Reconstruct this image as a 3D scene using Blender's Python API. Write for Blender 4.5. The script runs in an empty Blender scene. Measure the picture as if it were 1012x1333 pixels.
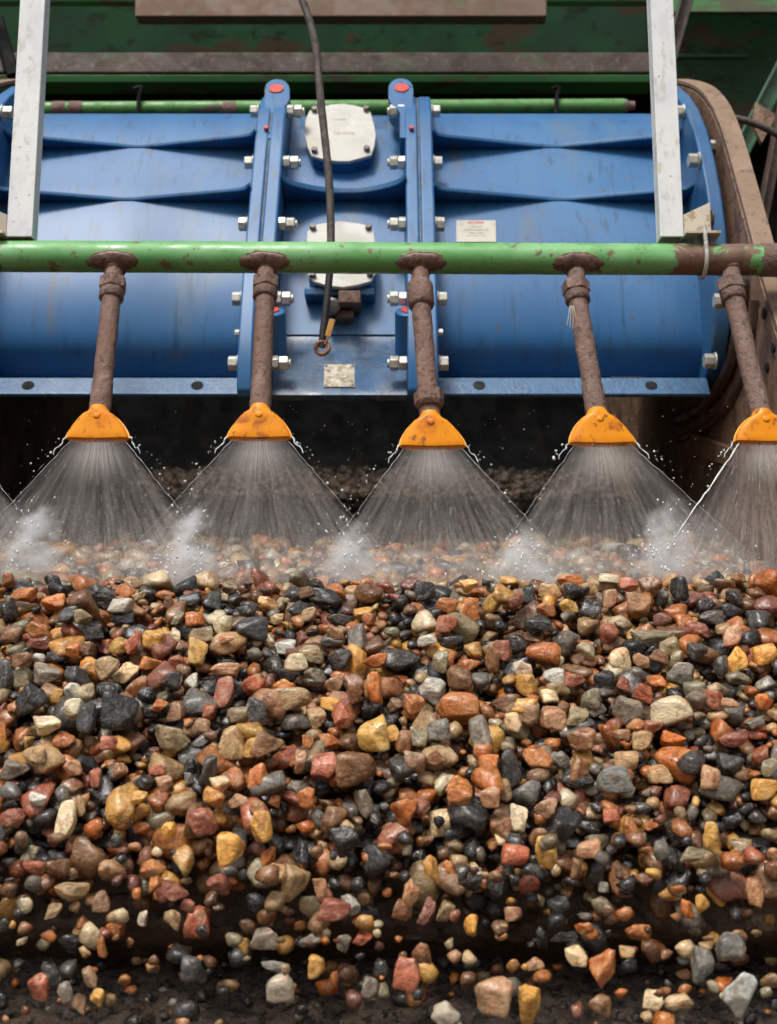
import bpy, bmesh, math, random
import numpy as np
from mathutils import Vector, Matrix

# ---------------------------------------------------------------- camera, sky, sun, exposure
scene = bpy.context.scene
C = scene.collection
PW, PH, F = 1012.0, 1333.0, 1600.0            # photograph size and focal length in its pixels
TILT = math.radians(10.3)
CAM = Vector((0, 0, 1.5))
cam_data = bpy.data.cameras.new("camera")
cam_data.sensor_fit = 'VERTICAL'
cam_data.sensor_height = 36.0
cam_data.lens = 36.0 * F / PH
cam_data.clip_end = 200
cam_data.clip_start = 0.05
cam_data.dof.use_dof = True
cam_data.dof.focus_distance = 1.95
cam_data.dof.aperture_fstop = 5.6
cam = bpy.data.objects.new("camera", cam_data)
C.objects.link(cam)
cam.location = CAM
cam.rotation_euler = (math.radians(90) + TILT, 0, 0)
scene.camera = cam

SUN_ELEV, SUN_AZ = math.radians(58), math.radians(205)   # soft light from above, behind and a little left of the camera
world = bpy.data.worlds.new("World")
scene.world = world
world.use_nodes = True
nt = world.node_tree
nt.nodes.clear()
sky = nt.nodes.new('ShaderNodeTexSky')
sky.sky_type = 'NISHITA'
sky.sun_disc = False
sky.sun_elevation = SUN_ELEV
sky.sun_rotation = SUN_AZ
sky.dust_density = 6.0
sky.air_density = 1.0
hs = nt.nodes.new('ShaderNodeHueSaturation')
hs.inputs['Saturation'].default_value = 0.22
bg = nt.nodes.new('ShaderNodeBackground')
bg.inputs['Strength'].default_value = 0.085
out = nt.nodes.new('ShaderNodeOutputWorld')
nt.links.new(sky.outputs[0], hs.inputs['Color'])
nt.links.new(hs.outputs[0], bg.inputs['Color'])
nt.links.new(bg.outputs[0], out.inputs['Surface'])

sun_data = bpy.data.lights.new("sun", 'SUN')
sun_data.energy = 1.5
sun_data.angle = math.radians(13)
sun_data.color = (1.0, 0.965, 0.92)
sun = bpy.data.objects.new("sun", sun_data)
C.objects.link(sun)
_d = Vector((math.sin(SUN_AZ) * math.cos(SUN_ELEV), math.cos(SUN_AZ) * math.cos(SUN_ELEV), math.sin(SUN_ELEV)))
sun.rotation_euler = _d.to_track_quat('Z', 'Y').to_euler()
sun.location = (0, -2, 6)

scene.view_settings.view_transform = 'Standard'
scene.view_settings.look = 'None'
scene.view_settings.gamma = 1.0
scene.view_settings.exposure = 0.72
scene.view_settings.use_curve_mapping = False
scene.cycles.use_denoising = True
scene.cycles.use_adaptive_sampling = True
scene.cycles.adaptive_threshold = 0.025
scene.cycles.max_bounces = 6
scene.cycles.transparent_max_bounces = 24
scene.cycles.volume_bounces = 3
scene.cycles.volume_step_rate = 2.0
scene.cycles.volume_max_steps = 64
scene.cycles.caustics_reflective = False
scene.cycles.caustics_refractive = False

# ---------------------------------------------------------------- picture <-> place
ct, st = math.cos(TILT), math.sin(TILT)
def ray(px, py):
    u, v = (px - PW / 2) / F, (PH / 2 - py) / F
    return Vector((u, ct - v * st, st + v * ct))
def at(px, py, Y):                                   # point at distance Y in front of the camera
    d = ray(px, py)
    return CAM + d * (Y / d.y)
def at_depth(px, py, dep):
    return CAM + ray(px, py) * dep
def at_X(px, py, X):                                 # point seen at a pixel on the plane x = X
    d = ray(px, py)
    return CAM + d * (X / d.x)
def proj(p):
    q = Vector(p) - CAM
    dep = q.y * ct + q.z * st
    return PW / 2 + F * q.x / dep, PH / 2 - F * (q.z * ct - q.y * st) / dep, dep
def lerp(pts, t):                                    # piecewise linear
    if t <= pts[0][0]: return pts[0][1]
    for (a, b), (c, d) in zip(pts, pts[1:]):
        if t <= c: return b + (d - b) * (t - a) / (c - a)
    return pts[-1][1]
def smooth_curve(pts, n=6):                          # Catmull-Rom through points
    pts = [Vector(p) for p in pts]
    out_ = []
    for i in range(len(pts) - 1):
        p0, p1, p2, p3 = pts[max(i-1, 0)], pts[i], pts[i+1], pts[min(i+2, len(pts)-1)]
        for k in range(n):
            t = k / n
            out_.append(0.5 * ((2*p1) + (p2-p0)*t + (2*p0-5*p1+4*p2-p3)*t*t + (3*p1-p0-3*p2+p3)*t**3))
    out_.append(pts[-1])
    return out_

# ---------------------------------------------------------------- mesh helpers
ORIGIN = {}
class MB:
    def __init__(self): self.v, self.f = [], []
    def add(self, vs, fs):
        o = len(self.v)
        self.v += [Vector(p) for p in vs]
        self.f += [tuple(i + o for i in f) for f in fs]
        return self
    def prism(self, poly, vec):                      # closed polygon pushed along vec
        n = len(poly); vec = Vector(vec)
        vs = [Vector(p) for p in poly] + [Vector(p) + vec for p in poly]
        fs = [tuple(range(n))[::-1], tuple(range(n, 2*n))] + [(i, (i+1) % n, n + (i+1) % n, n + i) for i in range(n)]
        return self.add(vs, fs)
    def xprism(self, yz, x0, x1): return self.prism([(x0, p[0], p[1]) for p in yz], (x1 - x0, 0, 0))
    def box(self, c, s, M=None):
        c = Vector(c); h = [k / 2 for k in s]
        vs = [Vector((a*h[0], b*h[1], d*h[2])) for d in (-1, 1) for a, b in ((-1,-1),(1,-1),(1,1),(-1,1))]
        if M is not None: vs = [M @ p for p in vs]
        return self.add([c + p for p in vs], [(3,2,1,0),(4,5,6,7),(0,1,5,4),(1,2,6,5),(2,3,7,6),(3,0,4,7)])
    def tube(self, path, radii, n=16, caps=True, phase=0.0, wob=0.0, rs=None):
        path = [Vector(p) for p in path]
        if not hasattr(radii, '__len__'): radii = [radii] * len(path)
        rings = []
        t0 = (path[1] - path[0]).normalized()
        ref = Vector((0, 0, 1)) if abs(t0.z) < 0.9 else Vector((0, 1, 0))
        u = t0.cross(ref).normalized()
        vs, fs = [], []
        for i, p in enumerate(path):
            t = (path[min(i+1, len(path)-1)] - path[max(i-1, 0)]).normalized()
            u = (u - t * u.dot(t)).normalized(); w = t.cross(u)
            for k in range(n):
                a = 2*math.pi*k/n + phase
                r = radii[i] * (1 + (rs.uniform(-wob, wob) if rs else 0))
                vs.append(p + (u*math.cos(a) + w*math.sin(a)) * r)
        for i in range(len(path) - 1):
            for k in range(n):
                a, b = i*n + k, i*n + (k+1) % n
                fs.append((a, b, b + n, a + n))
        if caps:
            fs.append(tuple(range(n))[::-1]); m = (len(path)-1)*n
            fs.append(tuple(range(m, m+n)))
        return self.add(vs, fs)
    def cyl(self, p0, p1, r, n=20, r1=None, phase=0.0): return self.tube([p0, p1], [r, r if r1 is None else r1], n, phase=phase)
    def build(self, name, mat, parent=None, smooth=35, bevel=None, seg=2, label=None):
        lo = Vector([min(p[i] for p in self.v) for i in range(3)]); hi = Vector([max(p[i] for p in self.v) for i in range(3)])
        o = (lo + hi) / 2
        me = bpy.data.meshes.new(name)
        me.from_pydata([p - o for p in self.v], [], self.f)
        bm = bmesh.new(); bm.from_mesh(me)
        bmesh.ops.recalc_face_normals(bm, faces=bm.faces)
        bm.to_mesh(me); bm.free()
        return link_mesh(name, me, mat, parent, o, smooth, bevel, seg, label)
def link_mesh(name, me, mat, parent, o, smooth=35, bevel=None, seg=2, label=None):
    if mat: me.materials.append(mat)
    if smooth:
        me.polygons.foreach_set('use_smooth', [True] * len(me.polygons))
        me.set_sharp_from_angle(angle=math.radians(smooth))
    ob = bpy.data.objects.new(name, me)
    C.objects.link(ob)
    if parent is not None:
        ob.parent = parent
        ob.location = Vector(o) - ORIGIN[parent.name]
    else:
        ob.location = o
    ORIGIN[ob.name] = Vector(o)
    if bevel:
        m = ob.modifiers.new('bevel', 'BEVEL'); m.width = bevel; m.segments = seg
        m.limit_method = 'ANGLE'; m.angle_limit = math.radians(40); m.harden_normals = True
    if label: ob['label'] = label
    return ob
def roughen(ob, amp, scale):                         # real unevenness for rusted and cast pieces
    from mathutils import noise as mn
    o = ORIGIN[ob.name]; me = ob.data
    nr = [v.normal.copy() for v in me.vertices]
    for v, n in zip(me.vertices, nr):
        p = (v.co + o) * scale
        v.co += n * amp * (mn.noise(p) + 0.5 * mn.noise(p * 2.3) + 0.3 * mn.noise(p * 5.1))
    return ob
def tag(o, label=None, cat=None, group=None, kind=None):
    if label: o['label'] = label
    if cat: o['category'] = cat
    if group: o['group'] = group
    if kind: o['kind'] = kind
    return o
def thing(name, loc, label, cat, group=None):
    o = bpy.data.objects.new(name, None)
    C.objects.link(o); o.location = loc; o.empty_display_size = 0.05
    ORIGIN[o.name] = Vector(loc)
    return tag(o, label, cat, group)
def ico(sub):
    bm = bmesh.new(); bmesh.ops.create_icosphere(bm, subdivisions=sub, radius=1)
    v = np.array([p.co[:] for p in bm.verts]); f = np.array([[q.index for q in p.verts] for p in bm.faces]); bm.free()
    return v, f
ICO = {k: ico(k) for k in (1, 2, 3, 4)}

# ---------------------------------------------------------------- materials
class N:                                             # small node-tree writer
    def __init__(self, name):
        self.m = bpy.data.materials.new(name); self.m.use_nodes = True
        self.t = self.m.node_tree; self.t.nodes.clear()
        self.out = self.t.nodes.new('ShaderNodeOutputMaterial')
    def n(self, typ, **kw):
        x = self.t.nodes.new('ShaderNode' + typ)
        for k, v in kw.items():
            if hasattr(x, k) and not k[0].isupper(): setattr(x, k, v)
        return x
    def l(self, a, b): self.t.links.new(a, b)
    def val(self, sock, v):
        if hasattr(v, 'is_output'): self.l(v, sock)
        elif isinstance(v, (tuple, list)) and len(v) == 3 and sock.type == 'RGBA': sock.default_value = (*v, 1)
        else: sock.default_value = v
    def noise(self, vec, scale, detail=4, rough=0.55, dist=0.0, stretch=None, off=None):
        if stretch or off:
            mp = self.n('Mapping'); self.l(vec, mp.inputs['Vector'])
            if stretch: mp.inputs['Scale'].default_value = stretch
            if off: mp.inputs['Location'].default_value = off
            vec = mp.outputs[0]
        x = self.n('TexNoise'); self.l(vec, x.inputs['Vector'])
        x.inputs['Scale'].default_value = scale; x.inputs['Detail'].default_value = detail
        x.inputs['Roughness'].default_value = rough; x.inputs['Distortion'].default_value = dist
        return self.math('MULTIPLY_ADD', x.outputs['Fac'], 1.6, -0.3)   # spread the noise over its range
    def ramp(self, v, lo, hi, a=0.0, b=1.0):
        x = self.n('MapRange'); x.interpolation_type = 'SMOOTHSTEP'; self.val(x.inputs[0], v)
        x.inputs[1].default_value = lo; x.inputs[2].default_value = hi
        x.inputs[3].default_value = a; x.inputs[4].default_value = b
        return x.outputs[0]
    def math(self, op, a, b=0.0, c=0.0):
        x = self.n('Math'); x.operation = op
        self.val(x.inputs[0], a); self.val(x.inputs[1], b); self.val(x.inputs[2], c)
        return x.outputs[0]
    def mix(self, fac, a, b, mode='MIX'):
        x = self.n('Mix'); x.data_type = 'RGBA'; x.blend_type = mode; x.clamp_factor = True
        self.val(x.inputs[0], fac); self.val(x.inputs[6], a); self.val(x.inputs[7], b)
        return x.outputs[2]
    def bump(self, h, strength=0.3, dist=0.002, normal=None):
        x = self.n('Bump'); x.inputs['Strength'].default_value = strength; x.inputs['Distance'].default_value = dist
        self.l(h, x.inputs['Height'])
        if normal: self.l(normal, x.inputs['Normal'])
        return x.outputs[0]
    def bsdf(self, color, rough=0.5, metal=0.0, normal=None, coat=0.0, spec=0.5):
        b = self.n('BsdfPrincipled')
        self.val(b.inputs['Base Color'], color); self.val(b.inputs['Roughness'], rough); self.val(b.inputs['Metallic'], metal)
        b.inputs['Specular IOR Level'].default_value = spec
        b.inputs['Coat Weight'].default_value = coat; b.inputs['Coat Roughness'].default_value = 0.12
        if normal: self.l(normal, b.inputs['Normal'])
        return b
    def done(self, b):
        self.l(b.outputs[0], self.out.inputs['Surface']); return self.m
    def pos(self): return self.n('NewGeometry').outputs['Position']
def weathered(name, base, layers, rough=0.5, metal=0.0, bump=(120, 0.15, 0.001), rough_var=0.15, coat=0.0, extra=None, spec=0.5):
    """base colour with noise-masked layers: (scale, colour, lo, hi, strength, stretch)"""
    w = N(name); p = w.pos(); col = base
    for i, (sc, c, lo, hi, s, stretch) in enumerate(layers):
        n = w.noise(p, sc, 6, 0.6, 0.3, stretch, (i*3.7, i*1.3, i*2.1))
        col = w.mix(w.ramp(n, lo, hi, 0, s), col, c)
    if extra: col = extra(w, p, col)
    r = w.ramp(w.noise(p, 14, 5, 0.6, 0.0, None, (9, 2, 4)), 0.3, 0.7, max(0.05, rough - rough_var), rough + rough_var)
    nb = w.bump(w.noise(p, bump[0], 6, 0.65), bump[1], bump[2]) if bump else None
    return w.done(w.bsdf(col, r, metal, nb, coat, spec))

BLUE = weathered('blue_paint', (0.016, 0.108, 0.275), [
    (3, (0.038, 0.152, 0.33), 0.35, 0.75, 0.75, (1, 1, 0.6)),
    (6, (0.085, 0.145, 0.205), 0.52, 0.88, 0.7, (1.3, 1, 0.5)),
    (22, (0.016, 0.056, 0.12), 0.56, 0.82, 0.65, (2.6, 1, 0.22)),
    (11, (0.10, 0.095, 0.085), 0.66, 0.86, 0.6, (2.0, 1, 0.30)),
    (45, (0.085, 0.065, 0.048), 0.68, 0.80, 0.7, (1.6, 1, 0.5)),
    (150, (0.16, 0.22, 0.29), 0.72, 0.86, 0.45, None)], 0.42, bump=(160, 0.14, 0.0009), rough_var=0.0)
BLUE_DUSTY = weathered('blue_paint_dusty', (0.030, 0.105, 0.225), [
    (8, (0.085, 0.115, 0.155), 0.40, 0.65, 0.7, None),
    (40, (0.03, 0.04, 0.06), 0.58, 0.72, 0.5, None),
    (120, (0.24, 0.24, 0.24), 0.62, 0.72, 0.5, None)], 0.30, bump=(220, 0.25, 0.001))
BLUE_WET = weathered('blue_paint_wet', (0.022, 0.10, 0.22), [
    (60, (0.11, 0.17, 0.25), 0.62, 0.80, 0.5, None),
    (25, (0.025, 0.055, 0.11), 0.5, 0.8, 0.6, None)], 0.30, bump=(140, 0.55, 0.002), rough_var=0.1, coat=0.25)
RED = weathered('red_plug', (0.55, 0.055, 0.04), [(60, (0.30, 0.10, 0.05), 0.5, 0.7, 0.6, None)], 0.5)
ZINC = weathered('zinc_bolt', (0.62, 0.61, 0.55), [(70, (0.35, 0.33, 0.28), 0.5, 0.7, 0.6, None), (40, (0.30, 0.22, 0.13), 0.62, 0.75, 0.6, None)], 0.38, 0.35)
STEEL_DARK = weathered('dark_bolt', (0.12, 0.11, 0.10), [(60, (0.25, 0.22, 0.18), 0.5, 0.7, 0.6, None)], 0.45, 0.5)
PLATE = weathered('pale_plate', (0.46, 0.45, 0.41), [
    (25, (0.50, 0.44, 0.33), 0.5, 0.72, 0.7, None), (60, (0.55, 0.38, 0.25), 0.62, 0.75, 0.5, None), (12, (0.60, 0.60, 0.57), 0.5, 0.8, 0.6, None), (90, (0.25, 0.20, 0.14), 0.72, 0.82, 0.7, None)], 0.55, bump=(200, 0.2, 0.0008))
LABEL = weathered('paper_label', (0.50, 0.47, 0.40), [(50, (0.38, 0.34, 0.27), 0.5, 0.8, 0.7, None)], 0.6)
TAGMETAL = weathered('dirty_nameplate', (0.42, 0.38, 0.30), [
    (60, (0.22, 0.16, 0.08), 0.45, 0.62, 0.8, None), (140, (0.62, 0.60, 0.52), 0.52, 0.65, 0.7, None)], 0.42, 0.2)
PRINT_RED = weathered('red_print', (0.52, 0.16, 0.13), [], 0.6, bump=None)
PRINT_GREY = weathered('grey_print', (0.33, 0.32, 0.29), [], 0.6, bump=None)
GALV = weathered('galvanised_steel', (0.66, 0.67, 0.67), [
    (22, (0.55, 0.57, 0.59), 0.40, 0.75, 0.8, (1, 1, 0.5)), (9, (0.72, 0.73, 0.71), 0.45, 0.65, 0.7, (1, 1, 0.4)),
    (45, (0.42, 0.41, 0.38), 0.58, 0.85, 0.7, (1, 1, 0.6)), (95, (0.20, 0.19, 0.16), 0.73, 0.82, 0.7, None),
    (35, (0.46, 0.42, 0.34), 0.60, 0.75, 0.6, (1, 1, 0.5))], 0.55, 0.0, bump=(150, 0.12, 0.0007))
def green_ends(w, p, col):                            # bare rust takes over towards the clamped ends of the pipe
    sx = w.n('SeparateXYZ'); w.l(p, sx.inputs[0])
    n = w.noise(p, 11, 6, 0.7, 0.8, (0.9, 1, 0.8))
    e = w.math('ADD', w.ramp(sx.outputs[0], 0.47, 0.60), w.ramp(sx.outputs[0], -0.735, -0.765))
    e = w.math('MAXIMUM', e, w.math('MULTIPLY', w.ramp(sx.outputs[0], 0.44, 0.50), 0.0))
    k = w.ramp(w.math('ADD', w.math('MULTIPLY', e, 0.41), w.math('SUBTRACT', n, 0.5)), 0.36, 0.42)
    rust = w.mix(w.noise(p, 45, 6, 0.7), (0.055, 0.028, 0.018), (0.26, 0.15, 0.10))
    return w.mix(k, col, rust)
GREEN = weathered('green_pipe_paint', (0.125, 0.355, 0.11), [
    (7, (0.22, 0.46, 0.20), 0.42, 0.65, 0.7, (0.5, 1, 1)),
    (26, (0.07, 0.27, 0.06), 0.55, 0.75, 0.6, (0.7, 1, 1)),
    (38, (0.15, 0.085, 0.05), 0.665, 0.73, 0.9, None),
    (110, (0.13, 0.08, 0.05), 0.72, 0.78, 0.8, None)], 0.42, bump=(90, 0.12, 0.001), extra=green_ends)
GREEN_OLD = weathered('old_green_pipe_paint', (0.09, 0.25, 0.06), [
    (7, (0.16, 0.09, 0.06), 0.62, 0.70, 0.95, (0.35, 1, 1)), (30, (0.05, 0.12, 0.03), 0.5, 0.7, 0.6, None)], 0.55)
RUST = weathered('rusty_pipe', (0.17, 0.092, 0.066), [
    (30, (0.29, 0.185, 0.145), 0.50, 0.85, 0.85, (1, 1, 0.6)), (75, (0.05, 0.028, 0.020), 0.56, 0.78, 0.9, None),
    (18, (0.21, 0.085, 0.040), 0.60, 0.85, 0.6, None), (170, (0.36, 0.25, 0.20), 0.66, 0.84, 0.6, None)], 0.60, bump=(110, 0.9, 0.004))
RUST_GREEN = weathered('rusty_pipe_with_paint_scraps', (0.17, 0.10, 0.075), [
    (30, (0.28, 0.185, 0.145), 0.50, 0.85, 0.85, (1, 1, 0.6)), (75, (0.05, 0.030, 0.022), 0.56, 0.78, 0.9, None),
    (24, (0.22, 0.34, 0.18), 0.66, 0.72, 0.8, (1, 1, 0.35)), (170, (0.36, 0.25, 0.20), 0.66, 0.84, 0.6, None)], 0.6, bump=(110, 0.9, 0.004))
RUST_PATCH = weathered('weld_rust', (0.115, 0.058, 0.038), [
    (45, (0.19, 0.11, 0.08), 0.45, 0.65, 0.8, None), (90, (0.045, 0.022, 0.015), 0.52, 0.66, 0.8, None)], 0.5, bump=(90, 0.5, 0.002))
RUST_RIM = weathered('flaking_primer', (0.36, 0.30, 0.14), [(70, (0.13, 0.08, 0.05), 0.45, 0.6, 0.9, None)], 0.6)
ORANGE = weathered('orange_polyurethane', (0.78, 0.270, 0.004), [
    (20, (0.68, 0.17, 0.004), 0.45, 0.85, 0.9, None), (28, (0.36, 0.085, 0.010), 0.52, 0.80, 0.85, None), (70, (0.16, 0.055, 0.015), 0.64, 0.78, 0.75, (1, 1, 0.8)),
    (45, (0.80, 0.29, 0.012), 0.66, 0.85, 0.6, None)], 0.45, bump=(110, 0.15, 0.0012), spec=0.3)
SIDE = weathered('side_plate_rust', (0.22, 0.125, 0.075), [
    (7, (0.30, 0.185, 0.115), 0.42, 0.62, 0.85, None), (22, (0.11, 0.055, 0.032), 0.52, 0.66, 0.85, (1, 1, 0.6)),
    (70, (0.05, 0.028, 0.02), 0.60, 0.70, 0.85, None), (120, (0.36, 0.25, 0.17), 0.60, 0.72, 0.6, None)], 0.6, bump=(60, 0.6, 0.003))
SIDE_EDGE = weathered('side_plate_edge', (0.235, 0.15, 0.095), [
    (10, (0.29, 0.19, 0.125), 0.42, 0.75, 0.85, None), (40, (0.12, 0.07, 0.042), 0.56, 0.78, 0.8, None), (110, (0.06, 0.05, 0.04), 0.66, 0.72, 0.6, None)], 0.6, bump=(80, 0.3, 0.002))
DARK_LINER = weathered('dark_liner', (0.07, 0.040, 0.026), [(20, (0.12, 0.07, 0.05), 0.5, 0.7, 0.8, None)], 0.5, bump=(60, 0.4, 0.002))
HOPPER = weathered('dark_green_paint', (0.035, 0.13, 0.055), [
    (3, (0.032, 0.09, 0.052), 0.4, 0.65, 0.8, None), (6, (0.11, 0.06, 0.04), 0.585, 0.66, 0.85, (0.6, 1, 1.2)),
    (28, (0.028, 0.030, 0.018), 0.60, 0.70, 0.7, (0.5, 1, 1))], 0.45, bump=(40, 0.2, 0.002))
HOPPER_LIGHT = weathered('green_lip_paint', (0.05, 0.20, 0.055), [(10, (0.10, 0.07, 0.045), 0.54, 0.64, 0.85, (0.4, 1, 1))], 0.45)
HOPPER_RUST = weathered('rusty_girder', (0.085, 0.053, 0.040), [
    (6, (0.06, 0.040, 0.033), 0.45, 0.6, 0.85, (0.5, 1, 1)), (14, (0.06, 0.10, 0.045), 0.60, 0.68, 0.7, (0.5, 1, 1)), (40, (0.17, 0.11, 0.08), 0.58, 0.7, 0.7, None)], 0.65, bump=(50, 0.5, 0.003))
HOPPER_TAN = weathered('tan_girder', (0.165, 0.095, 0.060), [
    (8, (0.14, 0.085, 0.058), 0.5, 0.68, 0.8, (0.5, 1, 1)), (12, (0.12, 0.15, 0.07), 0.6, 0.7, 0.7, None)], 0.65, bump=(50, 0.4, 0.002))
ORANGE_SEAM = weathered('orange_worn_edge', (0.80, 0.36, 0.06), [(50, (0.6, 0.2, 0.02), 0.5, 0.8, 0.8, None)], 0.5)
BLACKISH = weathered('black_steel_and_shade', (0.005, 0.005, 0.005), [(12, (0.012, 0.010, 0.008), 0.5, 0.7, 0.8, None)], 0.8, spec=0.2)  # near-black steel; on the rear plates it stands in for deep shade
GASKET = weathered('grey_gasket', (0.12, 0.12, 0.12), [(60, (0.25, 0.23, 0.20), 0.5, 0.7, 0.8, None)], 0.7)
HOLE = weathered('hole_dark', (0.006, 0.006, 0.007), [], 0.8, bump=None)
CABLE = weathered('black_cable', (0.012, 0.011, 0.011), [(60, (0.022, 0.020, 0.019), 0.5, 0.7, 0.8, None)], 0.45)
CABLE_MUD = weathered('muddy_cable', (0.085, 0.066, 0.058), [(60, (0.04, 0.032, 0.028), 0.45, 0.62, 0.85, None), (140, (0.16, 0.13, 0.11), 0.6, 0.7, 0.6, None)], 0.65, bump=(150, 0.5, 0.002))
RING = weathered('rusty_ring', (0.26, 0.11, 0.05), [(80, (0.12, 0.05, 0.025), 0.5, 0.65, 0.8, None)], 0.55)
YTAG = weathered('amber_tag', (0.50, 0.25, 0.05), [(60, (0.28, 0.14, 0.04), 0.5, 0.7, 0.8, None)], 0.5)
BRACKET = weathered('bracket_steel', (0.46, 0.40, 0.31), [(40, (0.28, 0.18, 0.09), 0.5, 0.65, 0.8, None)], 0.5, 0.3)
DECK = weathered('deck_rubber', (0.020, 0.014, 0.010), [(30, (0.045, 0.028, 0.018), 0.5, 0.7, 0.8, None)], 0.35, bump=(80, 0.6, 0.004))
LIP = weathered('wet_lip_plate', (0.070, 0.042, 0.025), [
    (10, (0.12, 0.074, 0.044), 0.45, 0.75, 0.8, (1, 1, 0.6)), (40, (0.03, 0.02, 0.014), 0.55, 0.8, 0.7, (1.5, 1, 0.35)),
    (90, (0.11, 0.075, 0.05), 0.62, 0.70, 0.7, (1.5, 1, 0.4))], 0.32, bump=(60, 0.8, 0.005), rough_var=0.14)
FINES = weathered('wet_fines', (0.070, 0.050, 0.037), [
    (18, (0.115, 0.076, 0.048), 0.45, 0.65, 0.8, None), (120, (0.11, 0.095, 0.085), 0.58, 0.66, 0.8, None), (70, (0.010, 0.010, 0.011), 0.52, 0.62, 0.9, None)], 0.24, bump=(130, 1.0, 0.006))

# ================================================================ setting behind the machine
rs = random.Random(11)
def yz(py, Y):
    p = at(PW / 2, py, Y); return (p.y, p.z)
def xw(px, py, Y): return at(px, py, Y).x
def slab_between(name, mat, pts, thick, **kw):       # closed polygon of points with thickness away from the camera
    return MB().prism(pts, (0, thick, 0)).build(name, mat, **kw)

grd = MB().add([(-30, -20, 0.25), (30, -20, 0.25), (30, 40, 0.25), (-30, 40, 0.25)], [(0, 1, 2, 3)]).build('ground', weathered('wet_ground', (0.11, 0.085, 0.065), [(3, (0.06, 0.045, 0.035), 0.45, 0.7, 0.8, None)], 0.5), smooth=None)
tag(grd, 'wet muddy ground under the machine', kind='structure')
# --- green hopper above and behind: plates, girders, lips
hop = thing('feed_hopper', at(500, 60, 4.0), 'dark green rust-stained steel hopper structure filling the top behind the blue machine', 'hopper')
def px_quad(x0, y0, x1, y1, Y0, Y1=None):
    Y1 = Y0 if Y1 is None else Y1
    return [at(x0, y1, Y1), at(x1, y1, Y1), at(x1, y0, Y0), at(x0, y0, Y0)]
slab_between('sloping_plate', HOPPER, px_quad(-260, -160, 842, 70, 3.72, 3.98), 0.012, parent=hop)
g = MB().prism(px_quad(-250, 68, 850, 94, 3.80, 3.80), (0, 0.05, 0)); g.build('girder_web', HOPPER_RUST, hop, bevel=0.004)
g = MB().prism(px_quad(-250, 97, 850, 107, 3.775, 3.785), (0, 0.08, 0)); g.build('girder_lip', HOPPER_LIGHT, hop, bevel=0.004)
g = MB().prism(px_quad(176, -6, 712, 21, 3.60, 3.60), (0, 0.05, 0)); g.build('angle_bar', HOPPER_TAN, hop, bevel=0.004)
g = MB().prism(px_quad(-260, -14, 850, 2, 3.64, 3.66), (0, 0.03, 0)); g.build('edge_strip', HOPPER_LIGHT, hop, bevel=0.003)
slab_between('rear_plate', BLACKISH, px_quad(-900, 100, 2300, 1050, 4.75), 0.02, parent=hop)  # near-black colour puts the darkness under the machine into this plate
slab_between('corner_plate', HOPPER, px_quad(868, 16, 1600, 165, 4.05, 4.20), 0.012, parent=hop)
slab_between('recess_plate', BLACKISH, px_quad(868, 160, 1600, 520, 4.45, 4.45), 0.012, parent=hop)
slab_between('top_flange', HOPPER_LIGHT, px_quad(870, -60, 1600, 15, 3.85, 3.86), 0.02, parent=hop)
slab_between('seam_strip', HOPPER, px_quad(878, 70, 975, 74, 4.02, 4.02), 0.02, parent=hop)
# unseen roof plate added over the bay to keep sky light off
MB().add([(-2.4, 3.75, 4.35), (2.4, 3.75, 4.35), (2.4, 5.2, 4.35), (-2.4, 5.2, 4.35), (-2.4, 3.75, 4.37), (2.4, 3.75, 4.37), (2.4, 5.2, 4.37), (-2.4, 5.2, 4.37)],
         [(0,1,2,3),(4,5,6,7),(0,1,5,4),(1,2,6,5),(2,3,7,6),(3,0,4,7)]).build('shade_roof_plate', HOPPER, hop)
MB().box((2.4, 3.9, 2.35), (0.02, 1.6, 4.0)).build('end_plate', HOPPER, hop)
MB().box((-2.4, 3.9, 2.35), (0.02, 1.6, 4.0)).build('end_plate', HOPPER, hop)
def strut(name, a, b, w, mat, label, cat):
    d = (b - a).normalized(); s = d.cross(Vector((0, 1, 0))).normalized() * w / 2; t = Vector((0, w * 0.7, 0))
    root = thing(name, b, label, cat)
    MB().prism([a - s, a + s, b + s, b - s], t).build('web', mat, root, bevel=0.004)
    MB().prism([a - s, a - s * 0.72, b - s * 0.72, b - s], (0, -0.03, 0)).build('flange', mat, root, bevel=0.002)
    return root
strut('diagonal_brace', at(1076, -20, 3.8), at(880, 362, 3.8), 0.06, HOPPER, 'dark green diagonal brace on the hopper at the upper right edge', 'brace')
strut('diagonal_brace', at(900, -20, 3.7), at(872, 78, 3.7), 0.045, HOPPER_RUST, 'grey-brown slanting bar just behind the top of the right post', 'brace')
strut('diagonal_brace', at(-6, 20, 3.55), at(16, 96, 3.55), 0.04, BLACKISH, 'dark slanting bar at the upper left corner beside the left post', 'brace')
strut('support_leg', at(1052, -26, 3.4), at(930, 622, 3.4), 0.035, HOPPER_RUST, 'olive-brown slanting support leg behind the side plate at the right edge', 'leg')
strut('support_leg', at(1060, -30, 3.0), at(985, 595, 3.0), 0.03, BLACKISH, 'black slanting support bar beyond the side plate at the right edge', 'leg')
gp = MB().prism([at(984, 132, 3.6), at(1012, 150, 3.6), at(992, 186, 3.6), at(980, 160, 3.6)], (0, 0.02, 0)).build('gusset', SIDE, None, bevel=0.002)
tag(gp, 'small rusty brown gusset plate among the dark braces at upper right', 'gusset')
hose = MB().tube(smooth_curve([at(930, 150, 3.2), at(945, 152, 3.2), at(970, 157, 3.2), at(995, 166, 3.2), at(1020, 180, 3.2), at(1060, 210, 3.2), at(1090, 260, 3.25), at(1100, 420, 3.3), at(1100, 800, 3.35)]), 0.010, 12).build('hose', CABLE_MUD)
tag(hose, 'brown rubber hose bending out behind the side plate at the right edge', 'hose')

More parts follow.
